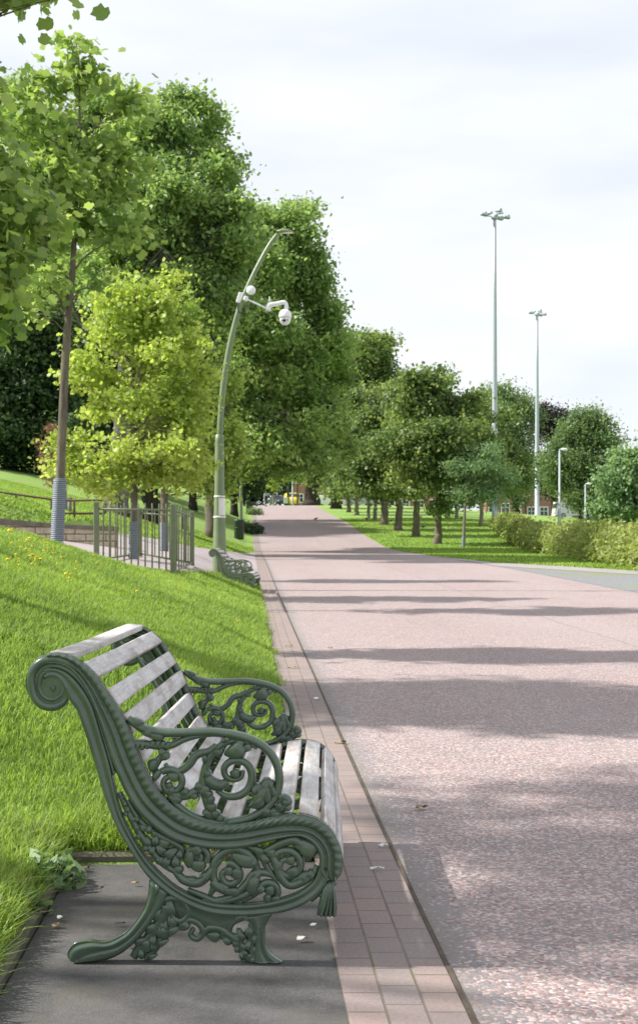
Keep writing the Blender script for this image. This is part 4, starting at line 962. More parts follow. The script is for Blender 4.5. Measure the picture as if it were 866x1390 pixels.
# long rough grass around the slab
n = 20000; t = rng.random(n); side = rng.random(n) < .55
S = np.where(side, -.91 - rng.gamma(1.5, .14, n), -.97 * rng.random(n)); Yb = np.where(side, 3.0 + 2.0 * rng.random(n), 4.915 + rng.gamma(1.5, .14, n))
blades('rough_grass', S, Yb, .085, .005, M['blade'], 1.0, .01)
n = 900; side = rng.random(n) < .6
S = np.where(side, -.94 - rng.gamma(1.5, .1, n), -.96 * rng.random(n)); Yb = np.where(side, 2.9 + 2.1 * rng.random(n), 4.93 + rng.gamma(1.5, .16, n))
blades('dry_straw', S, Yb, .1, .003, M['straw'], 1.2)
# tufts creeping over the brick edge
n = 2600; Yb = 5.2 + 20 * rng.random(n) ** 1.3; S = -.05 + rng.normal(0, .035, n) + .05 * np.sin(Yb * 3.7) * np.sin(Yb * 1.3); blades('edge_grass', S, Yb, .06, .008, M['blade'], 1.0)
# broad-leaved weeds at the slab corner
def weed(px, py, Y, r_m, nl, label, size=.06):
    X = (px - CX) * Y / F_PX; z = float(H(X, Y)); root = empty('dock_weed', (X, Y, z), label, 'weed')
    d = unit(rng.normal(0, 1, (nl, 3))); d[:, 2] = np.abs(d[:, 2]) * .9 + .15; C = d * r_m * rng.uniform(.3, 1, nl)[:, None]
    V, k = leaf_polys(C, d, size, LONG * np.array([1.7, 1]), .5, .7, .55, .5); polys('weed_leaves', V, k, M['leaf_blue'], root, rng.random(nl))
    b = MB()
    for c in C[::2]: b.tube([(0, 0, -.02), c], [.003, .0015], 4, False)
    b.build('stem', M['leaf_shrub'], root)
weed(66, 1212, 4.5, .13, 120, 'leafy grey-green weed overhanging the left corner of the dark slab', .048)
weed(40, 1246, 4.15, .08, 60, 'small broad-leaved weed at the left kerb of the slab', .042)
# dandelions on the bank
fm = MB(); fm.lathe([(.002, 0), (.004, .05)], (0, 0, -.02), 6); fm.lathe([(.006, .03), (.022, .036), (.026, .04), (.016, .047), (.002, .05)], (0, 0, 0), 10)
f0 = None
for i in range(44):
    if i < 39: Y = rng.uniform(12, 17.6); px = abs(rng.normal(0, 75)) + rng.uniform(0, 15)
    else: Y = rng.uniform(12, 17); px = rng.uniform(20, 330)
    c = P0(px, Y, .045)
    if c[0] > XL(Y) - .15: continue
    if f0 is None: o = f0 = fm.build('dandelion', M['flower'])
    else: o = f0.copy(); COL.objects.link(o)
    o.location = c; sc = rng.uniform(.45, .95); o.scale = (sc, sc, 1); o.rotation_euler = (rng.normal(0, .3), rng.normal(0, .3), 0)
    tag(o, 'small yellow dandelion flower in the sunny grass of the bank', 'flower', 'dandelions on the grass bank')

# ------------------------------------------------------------------ street lamps
def make_lamp(loc, label):
    Y = 26.0; root = empty('street_lamp', loc, label, 'street lamp', 'green swan-curved street lamps')
    q = lambda px, py: ((px - 298) * Y / F_PX, 0, (800 - py) * Y / F_PX)
    b = MB(); prof = [(.16, -.25), (.155, .0), (.15, .12), (.137, .5), (.118, 1.2), (.098, 2.0), (.086, 2.9), (.082, 3.02), (.05, 3.04)]
    b.lathe(prof, (0, 0, 0), 24); base = b.build('base_column', M['lamp_green'], root)
    d = MB(); d.box((.02, -.138, .62), (.11, .02, .42), 0, .004); d.build('access_door', M['lamp_green'], base)
    b = MB(); pts = [q(298.5, 592), q(300, 560), q(303, 525), q(308, 490), q(315, 455), q(325, 418), q(337, 388), q(352, 357), q(366, 332), q(377, 317)]
    b.tube(cr(pts, 6), [.062, .06, .056, .05, .045, .042], 12); b.build('curved_pole', M['lamp_green'], root)
    c = q(388, 313.5); b = MB()
    vs = []; segs = 16; rings = 10
    for i in range(rings + 1):
        u = i / rings; x = (u - .5) * .37; w = .075 * math.sin(math.pi * min(.98, max(.04, u ** .75))) + .012
        for j in range(segs):
            a = 2 * math.pi * j / segs; vs.append((c[0] + x, w * math.cos(a), c[2] + (.055 if math.sin(a) > 0 else .028) * math.sin(a) * math.sin(math.pi * min(.97, max(.06, u ** .7))) - u * .015))
    b.add(vs, [(i * segs + j, (i + 1) * segs + j, (i + 1) * segs + (j + 1) % segs, i * segs + (j + 1) % segs) for i in range(rings) for j in range(segs)] + [tuple(range(segs)), tuple(range(rings * segs + segs - 1, rings * segs - 1, -1))])
    h = b.build('lamp_head', M['lamp_green'], root)
    b = MB(); b.ball((c[0] + .03, 0, c[2] - .026), (.12, .055, .016), 0, 14, 6); b.build('diffuser', M['white'], h)
    return root, q
g = P0(298, 26.0); lamp, q = make_lamp((g[0], 26.0, CAMZ + (HY - 800) * 26 / F_PX), 'tall pale green curved street lamp carrying a white camera beside the far bench')
for (px, Y, lb) in ((327, 78, 'second street lamp further up the left verge with a bin at its foot'), (337, 128, 'third street lamp barely visible in the shade near the path top')):
    l2 = copy_tree(lamp); l2['label'] = lb; l2.location = P0(px, Y)
# paper notice and tape on the lamp, camera gear hung from it
def on_lamp(px, py, dy=0.0): a = q(px, py); return np.array([a[0] + lamp.location[0], lamp.location[1] + dy, a[2] + lamp.location[2]])
c = on_lamp(301.5, 688, 0); m = MB(); vs = []
for z in (-.17, .17):
    for j in range(7):
        a = R(-95 + j * 14); rr = .118 - (z + .17) * .03; vs.append((rr * math.cos(a), rr * math.sin(a), z))
m.add(vs, [(j, j + 1, 8 + j, 7 + j) for j in range(6)])
o = m.build('paper_notice', M['paper'], None, (lamp.location[0], lamp.location[1], c[2])); tag(o, 'torn white paper notice taped round the base column of the street lamp', 'notice')
for dz, lb in ((.2, 'upper band of whitish tape round the lamp column above the notice'), (-.2, 'lower band of whitish tape round the lamp column below the notice')):
    m = MB(); m.lathe([(.112 - dz * .03, -.016), (.117 - dz * .03, -.012), (.117 - dz * .03, .012), (.112 - dz * .03, .016)], (0, 0, 0), 24)
    tag(m.build('tape_band', M['paper'], None, (lamp.location[0], lamp.location[1], c[2] + dz)), lb, 'tape', 'tape bands on the lamp column')
cam_root = empty('security_camera', on_lamp(333, 406), 'white dome security camera on a bracket arm hung from the street lamp', 'camera')
def rel(px, py, dy=0.0): return on_lamp(px, py, dy) - np.array(cam_root.location)
def rbox(mb, c, size, ang, bev=.01):
    ca, sa = math.cos(ang), math.sin(ang); mb.box(c, size, 0, bev, np.array([[ca, 0, -sa], [0, 1, 0], [sa, 0, ca]]))
m = MB(); rbox(m, (rel(334, 406) + rel(364, 420)) / 2 + np.array([0, -.07, 0]), (.48, .035, .035), -R(25)); rbox(m, rel(334, 406, -.06), (.08, .1, .09), -R(25)); m.build('bracket_arm', M['white'], cam_root)
m = MB(); m.tube(cr([rel(364, 422, -.07), rel(366, 415, -.07), rel(376, 413, -.07), rel(385, 411, -.07), rel(388.5, 414, -.07), rel(388.5, 422, -.07)], 5), [.05, .055, .045, .042, .04, .04], 10)
rbox(m, rel(365, 417, -.07), (.07, .07, .17), -R(10)); m.tube([rel(366, 412, -.07), rel(366, 403, -.07)], .008, 6); m.lathe([(.028, 0), (.032, .012), (.01, .02)], rel(366, 409, -.07), 10); m.build('goose_neck', M['white'], cam_root)
c = rel(387, 430, -.07); m = MB(); m.lathe([(.03, .135), (.06, .13), (.1, .1), (.122, .05), (.13, 0), (.132, -.025), (.118, -.03), (.05, -.032)], c, 20); hd = m.build('camera_hood', M['white'], cam_root)
m = MB(); m.lathe([(.112, -.025), (.112, -.06), (.106, -.1), (.085, -.14), (.05, -.165), (.005, -.172)], c, 20); m.build('dome', M['white'], hd)
m = MB(); m.lathe([(.03, 0), (.03, .02), (.024, .026), (.004, .027)], c + np.array([-.01, -.1, -.095]), 14, (0, -1, -.1)); m.build('lens', M['lens'], hd)
for sx in (-.055, .05): m = MB(); m.lathe([(.013, 0), (.013, .02), (.003, .022)], c + np.array([sx, -.088, -.085]), 8, (sx * 3, -1, -.1)); m.build('infrared_lamp', M['lens'], hd)
bx_ = empty('junction_box', on_lamp(326, 404), 'small white tilted cable box clamped left of the camera bracket', 'cable box')
m = MB(); ca = R(-17); rbox(m, (0, 0, 0), (.105, .09, .21), ca, .01); m.build('box_body', M['white'], bx_)
m = MB(); b0 = np.array(bx_.location); f_ = lambda x, y: on_lamp(x, y, -.05) - b0
m.tube(cr([f_(324, 412), f_(323, 420), f_(326, 425), f_(331, 423), f_(335, 416), f_(342, 413)], 5), .009, 6); m.build('cable', M['black'], bx_)
o = MB(); o.lathe([(.005, -.03), (.078, -.03), (.09, -.01), (.09, .012), (.07, .03), (.005, .036)], (0, 0, 0), 22, (0, -1, .1)); tag(o.build('disc_antenna', M['white'], None, on_lamp(341, 394.5, -.07)), 'round white disc antenna fixed to the street lamp above the camera', 'antenna')

# ------------------------------------------------------------------ railings round the young tree
FP = {}
def corner(px, top, Y): X = (px - CX) * Y / F_PX; return np.array([X, Y, float(H(X, Y))]), CAMZ + (HY - top) * Y / F_PX
cs_ = [corner(131, 682, 19.5), corner(235, 684.5, 19.5), corner(261, 694.7, 25.0), corner(190, 690, 25.0)]
fr = empty('tree_railing', cs_[1][0], 'olive green metal railings enclosing the yellow-green young tree', 'railing')
fo = cs_[1][0]
for (b_, zt) in cs_:
    m = MB(); h = zt - b_[2] + .2; m.box((b_[0] - fo[0], b_[1] - fo[1], b_[2] - .2 - fo[2] + h / 2), (.075, .075, h), 0, .006); m.box((b_[0] - fo[0], b_[1] - fo[1], zt - fo[2] + .006), (.062, .062, .012), 0, .004); m.build('post', M['fence_green'], fr)
for a_, b_, n_ in ((0, 1, 10), (1, 2, 7), (2, 3, 6), (3, 0, 7)):
    (pa, ta), (pb, tb_) = cs_[a_], cs_[b_]
    for f_, dz in ((1, -.09), (0, .06)):
        za = (ta + dz) if f_ else pa[2] + dz; zb = (tb_ + dz) if f_ else pb[2] + dz
        pan = MB(); pan.tube([(pa[0] - fo[0], pa[1] - fo[1], za - fo[2]), (pb[0] - fo[0], pb[1] - fo[1], zb - fo[2])], .017, 6)
        pan.build('rail', M['fence_green'], fr)
    for k in range(1, n_ + 1):
        u = k / (n_ + 1); p = pa * (1 - u) + pb * u; zt = ta * (1 - u) + tb_ * u; z0 = min(p[2], pa[2] * (1 - u) + pb[2] * u)
        m = MB(); m.tube([(p[0] - fo[0], p[1] - fo[1], z0 + .06 - fo[2]), (p[0] - fo[0], p[1] - fo[1], zt - .03 - fo[2]), (p[0] - fo[0], p[1] - fo[1], zt + .01 - fo[2])], [.0115, .0115, .004], 6); m.build('picket', M['fence_green'], fr)

# low stone wall and oxide-red handrail
wl = empty('stone_wall', P0(156, 28.0), 'low sandstone wall with dark coping below the lawn on the left', 'wall'); wo = np.array(wl.location)
xs = [(-90, 698), (20, 704), (74, 711)]; m = MB()
def wallseg(mb, pa, pb, Y, th, ztop_a, ztop_b, zb):
    xa, xb = (pa - CX) * Y / F_PX - wo[0], (pb - CX) * Y / F_PX - wo[0]; y0 = Y - wo[1]
    v = [(xa, y0, zb), (xb, y0, zb), (xb, y0 + th, zb), (xa, y0 + th, zb), (xa, y0, ztop_a), (xb, y0, ztop_b), (xb, y0 + th, ztop_b), (xa, y0 + th, ztop_a)]
    mb.add(v, [(3, 2, 1, 0), (4, 5, 6, 7), (0, 1, 5, 4), (1, 2, 6, 5), (2, 3, 7, 6), (3, 0, 4, 7)], False)
zz = lambda py: CAMZ + (HY - py) * 28.0 / F_PX - wo[2]
wallseg(m, -110, 156, 28.0, .36, zz(706), zz(721), -1.0); m.build('wall_body', M['stone'], wl)
m = MB(); 
for pa, pb, a, b_ in ((-110, 0, 695, 703.5), (0.3, 73, 703.5, 711), (73.3, 158, 711.5, 714.5)):
    xa, xb = (pa - CX) * 28 / F_PX - wo[0], (pb - CX) * 28 / F_PX - wo[0]; th = .42; y0 = -.03
    zb_a = zz(706) + (zz(721) - zz(706)) * (pa + 110) / 266 + .003; zb_b = zz(706) + (zz(721) - zz(706)) * (pb + 110) / 266 + .003
    v = [(xa, y0, zb_a), (xb, y0, zb_b), (xb, y0 + th, zb_b), (xa, y0 + th, zb_a), (xa, y0, zz(a)), (xb, y0, zz(b_)), (xb, y0 + th, zz(b_)), (xa, y0 + th, zz(a))]
    m.add(v, [(3, 2, 1, 0), (4, 5, 6, 7), (0, 1, 5, 4), (1, 2, 6, 5), (2, 3, 7, 6), (3, 0, 4, 7)], False)
m.build('coping', M['coping'], wl)
hr = empty('handrail', P0(100, 31.5), 'rusty red two-bar handrail running above the low stone wall', 'handrail'); ho = np.array(hr.location); HYd = 31.5
w_ = lambda px, py: at(px, py, HYd) - ho
for (top, n_) in (([(-80, 657), (22, 671), (72, 678), (88, 679), (100, 679.5), (138, 679), (143, 684), (143, 697)], 'top_rail'), ([(-80, 676), (22, 690), (72, 696), (88, 697), (143, 697)], 'lower_rail')):
    m = MB(); m.tube(cr([w_(*p) for p in top], 4), .026, 8); m.build(n_, M['rail_red'], hr)
for px, t_ in ((-30, 664), (22, 671), (70, 678), (101, 679.5)):
    m = MB(); a = w_(px, t_); gz = float(H(a[0] + ho[0], HYd)) - .1 - ho[2]; m.tube([a, (a[0], 0, min(gz, a[2] - .5))], .027, 8); m.build('rail_post', M['rail_red'], hr)
m = MB(); sp_ = P0(95, 33.6); zt = CAMZ + (HY - 674) * 33.6 / F_PX; m.tube([(0, 0, -.1), (0, 0, zt - sp_[2])], [.05, .045], 8); m.box((0, -.01, zt - sp_[2] - .06), (.09, .09, .05), 0, .01)
tag(m.build('tree_stake', M['bark_pale'], None, sp_), 'pale wooden stake beside the brown-leaved sapling', 'stake')

# litter bins, lawn post
def bin_(px, Y, h, r_, label):
    p = P0(px, Y); root = empty('litter_bin', p, label, 'bin', 'dark green litter bins on the left verge')
    m = MB(); m.lathe([(r_ * .9, -.02), (r_, .03), (r_, h * .9), (r_ * 1.04, h * .91), (r_ * 1.04, h), (r_ * .85, h + .01), (r_ * .82, h * .93)], (0, 0, 0), 22); m.build('bin_body', M['bin'], root)
    m = MB(); m.lathe([(r_ * 1.05, h * .55), (r_ * 1.06, h * .56), (r_ * 1.06, h * .6), (r_ * 1.05, h * .61)], (0, 0, 0), 22); m.build('bin_band', M['black'], root)
bin_(324.5, 76, 1.12, .28, 'dark green round litter bin standing at the foot of the second street lamp')
bin_(338.5, 124, 1.0, .3, 'grey-green litter bin higher up by the third street lamp')
p = P0(250, 60); m = MB(); m.box((0, 0, .3), (.26, .26, .9), .2, .02); m.box((0, 0, .77), (.3, .3, .05), .2, .01); tag(m.build('marker_post', M['bin'], None, p), 'short dark square post on the lawn behind the railings', 'post')

# ------------------------------------------------------------------ floodlight masts and white street lamps
def mast(px, top, Y, w0, label):
    p = P0(px, Y); root = empty('floodlight_mast', p, label, 'floodlight', 'tall floodlight masts right of the path')
    h = CAMZ + (HY - top) * Y / F_PX - p[2]
    m = MB(); m.lathe([(w0 * 1.5, -.3), (w0 * 1.5, .03), (w0, .05), (w0 * .9, h * .35), (w0 * .88, h * .352), (w0 * .62, h * .75), (w0 * .48, h)], (0, 0, 0), 12); m.build('mast', M['galv'], root)
    m = MB(); m.tube([(-.7, -.1, h - .12), (.8, .1, h - .22)], .05, 6); m.tube([(-.6, .5, h - .02), (.5, -.6, h - .08)], .05, 6); m.lathe([(.2, -.35), (.24, -.3), (.24, -.1), (.1, 0)], (0, 0, h), 10); m.tube([(.15, 0, h), (.2, 0, h + .3), (.3, 0, h + .36), (.35, 0, h + .1)], .025, 5); m.build('head_frame', M['galv'], root)
    for (x, y, z, rz) in ((-.75, -.1, -.05, .3), (-.3, .4, .12, 1.0), (.2, -.5, .1, -.8), (.4, .2, -.26, .2), (.85, .1, -.2, 0)):
        f = MB(); ca, sa = math.cos(-.15), math.sin(-.15); f.box((x, y, h + z), (.44, .36, .14), rz, .03, np.array([[ca, 0, -sa], [0, 1, 0], [sa, 0, ca]])); f.box((x + .1, y, h + z + .12), (.2, .2, .1), rz, .02); o = f.build('floodlight', M['galv'], root)
        g_ = MB(); g_.box((x, y, h + z - .075), (.36, .28, .012), rz, 0, np.array([[ca, 0, -sa], [0, 1, 0], [sa, 0, ca]])); g_.build('lamp_glass', M['glass'], o)
mast(671.5, 290, 91, .21, 'taller grey floodlight mast rising behind the right-hand trees')
mast(729, 424, 147, .26, 'thinner floodlight mast standing behind the hedge between trees')
def wlamp(px, top, Y, label):
    p = P0(px, Y); h = CAMZ + (HY - top) * Y / F_PX - p[2]; root = empty('street_lamp', p, label, 'street lamp', 'white street lamps behind the hedge')
    m = MB(); m.lathe([(.1, -.2), (.1, h * .18), (.095, h * .35), (.06, h * .36), (.05, h)], (0, 0, 0), 12); m.tube(cr([(0, 0, h - .02), (.03, 0, h + .08), (.15, 0, h + .1)], 4), .04, 8); m.build('lamp_post', M['galv'], root)
    m = MB(); m.ball((.26, 0, h + .08), (.2, .12, .08), 0, 12, 6); hd = m.build('lamp_head', M['white'], root); m = MB(); m.ball((.28, 0, h + .03), (.14, .09, .05), 0, 10, 5); m.build('diffuser', M['white'], hd)
wlamp(759.5, 612, 72, 'white street lamp rising behind the hedge left of the big lime')
wlamp(794.5, 658, 100, 'shorter white street lamp behind the hedge in front of the big lime')

# ------------------------------------------------------------------ far street: houses, vehicles, people
def house(pxa, pxb, Y, ptop, label, nwin, door=True, dz=0.0):
    xa, xb = (pxa - CX) * Y / F_PX, (pxb - CX) * Y / F_PX; zb = float(min(H(xa, Y), H(xb, Y))) - .3; zt = CAMZ + (HY - ptop) * Y / F_PX; W = xb - xa; h = zt - zb; D = 8
    root = empty('brick_house', ((xa + xb) / 2, Y, zb), label, 'house', 'red brick terrace beyond the trees')
    m = MB(); m.box((0, D / 2, h / 2), (W, D, h)); m.build('wall', M['brick'], root)
    m = MB(); r_h = 2.6; m.add([(-W / 2 - .002, -.3, h), (W / 2 + .002, -.3, h), (W / 2 + .002, D + .3, h), (-W / 2 - .002, D + .3, h), (-W / 2 - .002, D / 2, h + r_h), (W / 2 + .002, D / 2, h + r_h)], [(0, 1, 5, 4), (2, 3, 4, 5), (0, 4, 3), (1, 2, 5), (3, 2, 1, 0)], False); rf = m.build('roof', M['roof'], root)
    m = MB(); m.box((W * .4, D / 2, h + r_h + .3), (.9, .7, 1.6), 0, .04); m.build('chimney', M['brick'], rf)
    for k in range(nwin):
        x = -W / 2 + W * (k + .5) / nwin
        for z in (1.75, h - 1.35):
            if door and k == nwin - 1 and z < 2: continue
            f = MB(); ww, hh = 1.25, 1.5
            for (dx, dz_, sx, sz) in ((-ww / 2, 0, .14, hh), (ww / 2, 0, .14, hh), (0, hh / 2, ww + .14, .14), (0, -hh / 2, ww + .24, .14), (0, 0, .07, hh - .15), (0, .1, ww - .15, .07)): f.box((x + dx, -.06, z + dz_), (sx, .12, sz))
            wf = f.build('window', M['white'], root); g_ = MB(); g_.box((x, -.02, z), (ww - .1, .03, hh - .1)); g_.build('pane', M['glass'], wf)
    if door:
        x = -W / 2 + W * (nwin - .5) / nwin; m = MB(); m.box((x, -.05, 1.35), (1.0, .09, 2.1), 0, .02); d = m.build('door', M['white'], root); m = MB(); m.box((x, -.3, 2.55), (1.7, .6, .16), 0, .03); m.build('porch', M['white'], root)
house(398, 452, 236, 640, 'brick house end seen behind the thick black trunk', 3)
house(453, 520, 232, 645, 'brick house with white windows behind the left part of the tree row', 4)
house(521, 600, 230, 645, 'brick house glimpsed between the trunks of the nearest verge trees', 4)
house(660, 712, 205, 640, 'red brick house behind the left end of the golden hedge', 3)
house(713, 780, 206, 645, 'red brick house with white windows left of the white street lamps', 4)
house(781, 850, 208, 648, 'red brick house behind the big lime with a white porch', 4)

def car(px, Y, rz, paint, label, kind='car', cat='car'):
    p = P0(px, Y); root = empty('parked_' + kind, p, label, cat, 'vehicles parked beyond the park', rz)
    van = kind == 'van'; Ln, W = (4.6, 1.9) if van else (4.2, 1.72)
    prof = [(-Ln / 2, .3), (-Ln / 2, 1.0), (-Ln / 2 + .12, 1.95), (.9, 2.0), (1.45, 1.25), (Ln / 2 - .1, 1.0), (Ln / 2, .7), (Ln / 2, .3)] if van else [(-Ln / 2, .3), (-Ln / 2, .75), (-Ln / 2 + .1, .92), (-1.5, 1.0), (-1.0, 1.42), (.35, 1.45), (1.0, .98), (1.85, .85), (Ln / 2, .68), (Ln / 2, .3)]
    m = MB(); n = len(prof)
    rows = [(-W / 2, .0), (-W / 2 + .12, .06), (W / 2 - .12, .06), (W / 2, 0)]
    vs = []
    for (y, up) in rows:
        for (x, z) in prof: vs.append((x * (1.0 if z < .9 else (.98 if up else .95)), y * (1 if z < 1.1 else .88), z + (up if z > .6 else 0)))
    fs = [(i * n + j, i * n + (j + 1) % n, (i + 1) * n + (j + 1) % n, (i + 1) * n + j) for i in range(3) for j in range(n)] + [tuple(range(n)), tuple(range(4 * n - 1, 3 * n - 1, -1))]
    m.add(vs, fs, False); m.build('body', paint, root)
    m = MB()
    if van: m.box((1.2, 0, 1.62), (.05, W * .8, .6), 0, 0, np.array([[.85, 0, -.53], [0, 1, 0], [.53, 0, .85]])); m.box((-Ln / 2 + .03, 0, 1.5), (.06, W * .7, .5)); pass
    else: m.box((-.3, 0, 1.2), (1.3, W * .9 + .02, .34), 0, .03); m.box((.76, 0, 1.22), (.04, W * .74, .48), 0, 0, np.array([[.8, 0, -.6], [0, 1, 0], [.6, 0, .8]])); m.box((-1.3, 0, 1.22), (.04, W * .74, .42), 0, 0, np.array([[.8, 0, .6], [0, 1, 0], [-.6, 0, .8]]))
    m.build('windows', M['glass'], root)
    for sx in (-Ln * .31, Ln * .31):
        for sy in (-1, 1):
            m = MB(); m.lathe([(.12, -.1), (.3, -.1), (.32, -.06), (.32, .06), (.3, .1), (.12, .1)], (sx, sy * (W / 2 - .08), .31), 16, (0, 1, 0)); w = m.build('wheel', M['black'], root); m = MB(); m.lathe([(.02, -.105), (.19, -.105), (.19, .105), (.02, .105)], (sx, sy * (W / 2 - .08), .31), 12, (0, 1, 0)); m.build('rim', M['galv'], w)
    for sy in (-1, 1):
        m = MB(); m.box((Ln / 2 - .01, sy * W * .36, .72), (.05, .3, .14), 0, .02); m.build('headlight', M['white'], root)
    return root
car(395.5, 205, R(-82), M['yellow'], 'yellow van parked beyond the end of the red path', 'van', 'van')
car(377, 196, R(-70), M['car_dark'], 'dark car parked left of the yellow van')
car(437, 190, R(5), M['car_white'], 'white car right of the thick black trunk at the path end')
car(487, 196, R(3), M['car_silver'], 'silver car seen between the far trunks of the right verge')
car(776, 165, R(10), M['car_white'], 'white van half hidden by the hedge under the big lime', 'van', 'van')
car(816, 150, R(160), M['car_white'], 'white car half hidden at the hedge by the right-edge tree')
# thin pale pole, white board
p = P0(397, 178); m = MB(); m.lathe([(.13, -.3), (.13, 1.2), (.09, 1.25), (.07, 4.9), (.03, 4.95)], (0, 0, 0), 10); tag(m.build('signal_pole', M['polepale'], None, p), 'thin pale blue pole in front of the yellow van', 'pole')
p = P0(388, 164); bd = empty('notice_board', p, 'small white notice board on two short legs at the path end', 'notice board'); m = MB(); m.box((0, 0, .62), (.55, .06, .75), 0, .01); m.build('board_panel', M['paper'], bd)
for sx in (-.2, .2): m = MB(); m.box((sx, .05, .2), (.05, .04, .6)); m.build('leg', M['bin'], bd)
p = P0(391, 168); m = MB(); m.lathe([(.16, -.1), (.16, .9), (.14, 2.6), (.1, 2.65)], (0, 0, 0), 10); tag(m.build('dark_post', M['bin'], None, p), 'dark thick post beside the pale blue pole', 'post')
# park edge rail at the crest
er = empty('boundary_rail', P0(385, 152.8), 'low dark boundary rail along the top end of the path', 'railing'); eo = np.array(er.location)
m = MB(); m.tube([P0(x, 152.8, .3) - eo for x in (333, 345, 358)], .04, 6); m.build('rail', M['bin'], er)
for x in (334, 346, 357): m = MB(); m.tube([P0(x, 152.8, -.1) - eo, P0(x, 152.8, .32) - eo], .05, 6); m.build('post', M['bin'], er)

def person(px, Y, label):
    p = P0(px, Y); root = empty('person', p, label, 'person', rz=R(200))
    J = {'pel': (0, 0, .95), 'sp': (0, -.01, 1.15), 'ch': (0, 0, 1.35), 'nk': (0, .0, 1.5), 'hd': (0, .02, 1.62), 'hdt': (0, .01, 1.74),
         'hl': (.09, 0, .92), 'kl': (.1, .1, .5), 'al': (.1, .02, .09), 'tl': (.1, .2, .03), 'hr': (-.09, 0, .92), 'kr': (-.1, .02, .5), 'ar': (-.1, -.2, .1), 'tr': (-.1, -.06, .03),
         'sl': (.18, 0, 1.42), 'el': (.23, -.05, 1.15), 'wl': (.23, .08, .92), 'fl': (.22, .12, .84), 'sr': (-.18, 0, 1.42), 'er': (-.23, .02, 1.15), 'wr': (-.22, .14, .95), 'fr': (-.21, .18, .88)}
    Rr = {'pel': .15, 'sp': .13, 'ch': .16, 'nk': .055, 'hd': .1, 'hdt': .08, 'hl': .1, 'kl': .065, 'al': .045, 'tl': .035, 'hr': .1, 'kr': .065, 'ar': .045, 'tr': .035, 'sl': .065, 'el': .045, 'wl': .033, 'fl': .03, 'sr': .065, 'er': .045, 'wr': .033, 'fr': .03}
    E = [('pel', 'sp'), ('sp', 'ch'), ('ch', 'nk'), ('nk', 'hd'), ('hd', 'hdt'), ('pel', 'hl'), ('hl', 'kl'), ('kl', 'al'), ('al', 'tl'), ('pel', 'hr'), ('hr', 'kr'), ('kr', 'ar'), ('ar', 'tr'), ('ch', 'sl'), ('sl', 'el'), ('el', 'wl'), ('wl', 'fl'), ('ch', 'sr'), ('sr', 'er'), ('er', 'wr'), ('wr', 'fr')]
    def skin(name, keys, mat, grow=0.0):
        ks = [k for k in J if k in keys]; me = bpy.data.meshes.new(name); me.from_pydata([J[k] for k in ks], [(ks.index(a), ks.index(b)) for a, b in E if a in ks and b in ks], [])
        o = bpy.data.objects.new(name, me); COL.objects.link(o); o.parent = root; md = o.modifiers.new('skin', 'SKIN')
        for i, k in enumerate(ks): me.skin_vertices[0].data[i].radius = (Rr[k] + grow, (Rr[k] + grow) * (.8 if k in ('pel', 'sp', 'ch') else 1))
        me.skin_vertices[0].data[0].use_root = True
        sb_ = o.modifiers.new('sub', 'SUBSURF'); sb_.levels = sb_.render_levels = 2; me.materials.append(mat)
    skin('body', set(J), M['skin']); skin('jacket', {'pel', 'sp', 'ch', 'sl', 'el', 'wl', 'sr', 'er', 'wr'}, M['top_cloth'], .02); skin('trousers', {'pel', 'hl', 'kl', 'al', 'hr', 'kr', 'ar'}, M['trousers'], .015)
    m = MB(); m.ball((0, -.01, 1.69), (.105, .12, .1), 0, 12, 8); m.build('hair', M['hair'], root)
person(361, 163, 'person in a pale top and dark trousers walking at the top of the path')

# birds
def bird_mesh():
    m = MB(); m.ball((0, 0, .14), (.13, .065, .065), R(12), 12, 8); m.ball((.12, 0, .21), (.05, .04, .042), 0, 10, 6); m.tube([(.15, 0, .21), (.2, 0, .2)], [.016, .003], 6); m.tube([(.07, 0, .17), (.11, 0, .2)], [.05, .04], 8)
    m.add([(-.1, -.035, .12), (-.1, .035, .12), (-.25, .045, .09), (-.25, -.045, .09), (-.1, -.03, .14), (-.1, .03, .14), (-.25, .04, .1), (-.25, -.04, .1)], [(0, 1, 2, 3), (7, 6, 5, 4), (0, 4, 5, 1), (2, 6, 7, 3), (0, 3, 7, 4), (1, 5, 6, 2)])
    for sy in (-.03, .03): m.tube([(.0, sy, .09), (.01, sy, -.01)], .008, 5); m.tube([(.01, sy, .002), (.06, sy, .0)], .006, 4)
    return m
b0 = bird_mesh().build('crow', M['feather'], None, P0(428.5, 104)); tag(b0, 'dark bird standing alone on the red path', 'bird', 'birds in the park')
for px, Y, rz, lb in ((498, 104, 2.5, 'black bird on the grass left of the thick trunk in the row'), (530.5, 101, .4, 'black bird on the grass between two trunks of the row'), (574, 92, 3.0, 'black bird on the grass right of the slightly leaning trunk')):
    o = b0.copy(); COL.objects.link(o); o.location = P0(px, Y); o.rotation_euler = (0, 0, rz); o['label'] = lb

# litter on slab, bricks and path
def scrap(px, py, Y, size, mat, label, cat, name, rz=0.0, dz=.01):
    X = (px - CX) * Y / F_PX; z = float(H(X, Y)) + dz; m = MB(); sx, sy = size; n = 7; vs = []
    for i in range(n):
        for j in range(4):
            u, v = i / (n - 1) - .5, j / 3 - .5; w = 1 - (2 * u) ** 2 * .55; vs.append((u * sx, v * sy * w, .18 * sy * math.sin(u * 5 + j) + .008 * rng.random() * (sx / .06)))
    top = [(x, y, z_ + .0015) for x, y, z_ in vs]
    fs = [(i * 4 + j, (i + 1) * 4 + j, (i + 1) * 4 + j + 1, i * 4 + j + 1) for i in range(n - 1) for j in range(3)]
    m.add(vs, [tuple(reversed(f)) for f in fs]); m.add(top, fs)
    o = m.build(name, mat, None, (X, Y, z)); o.rotation_euler = (0, 0, rz); tag(o, label, cat, 'litter around the bench'); return o
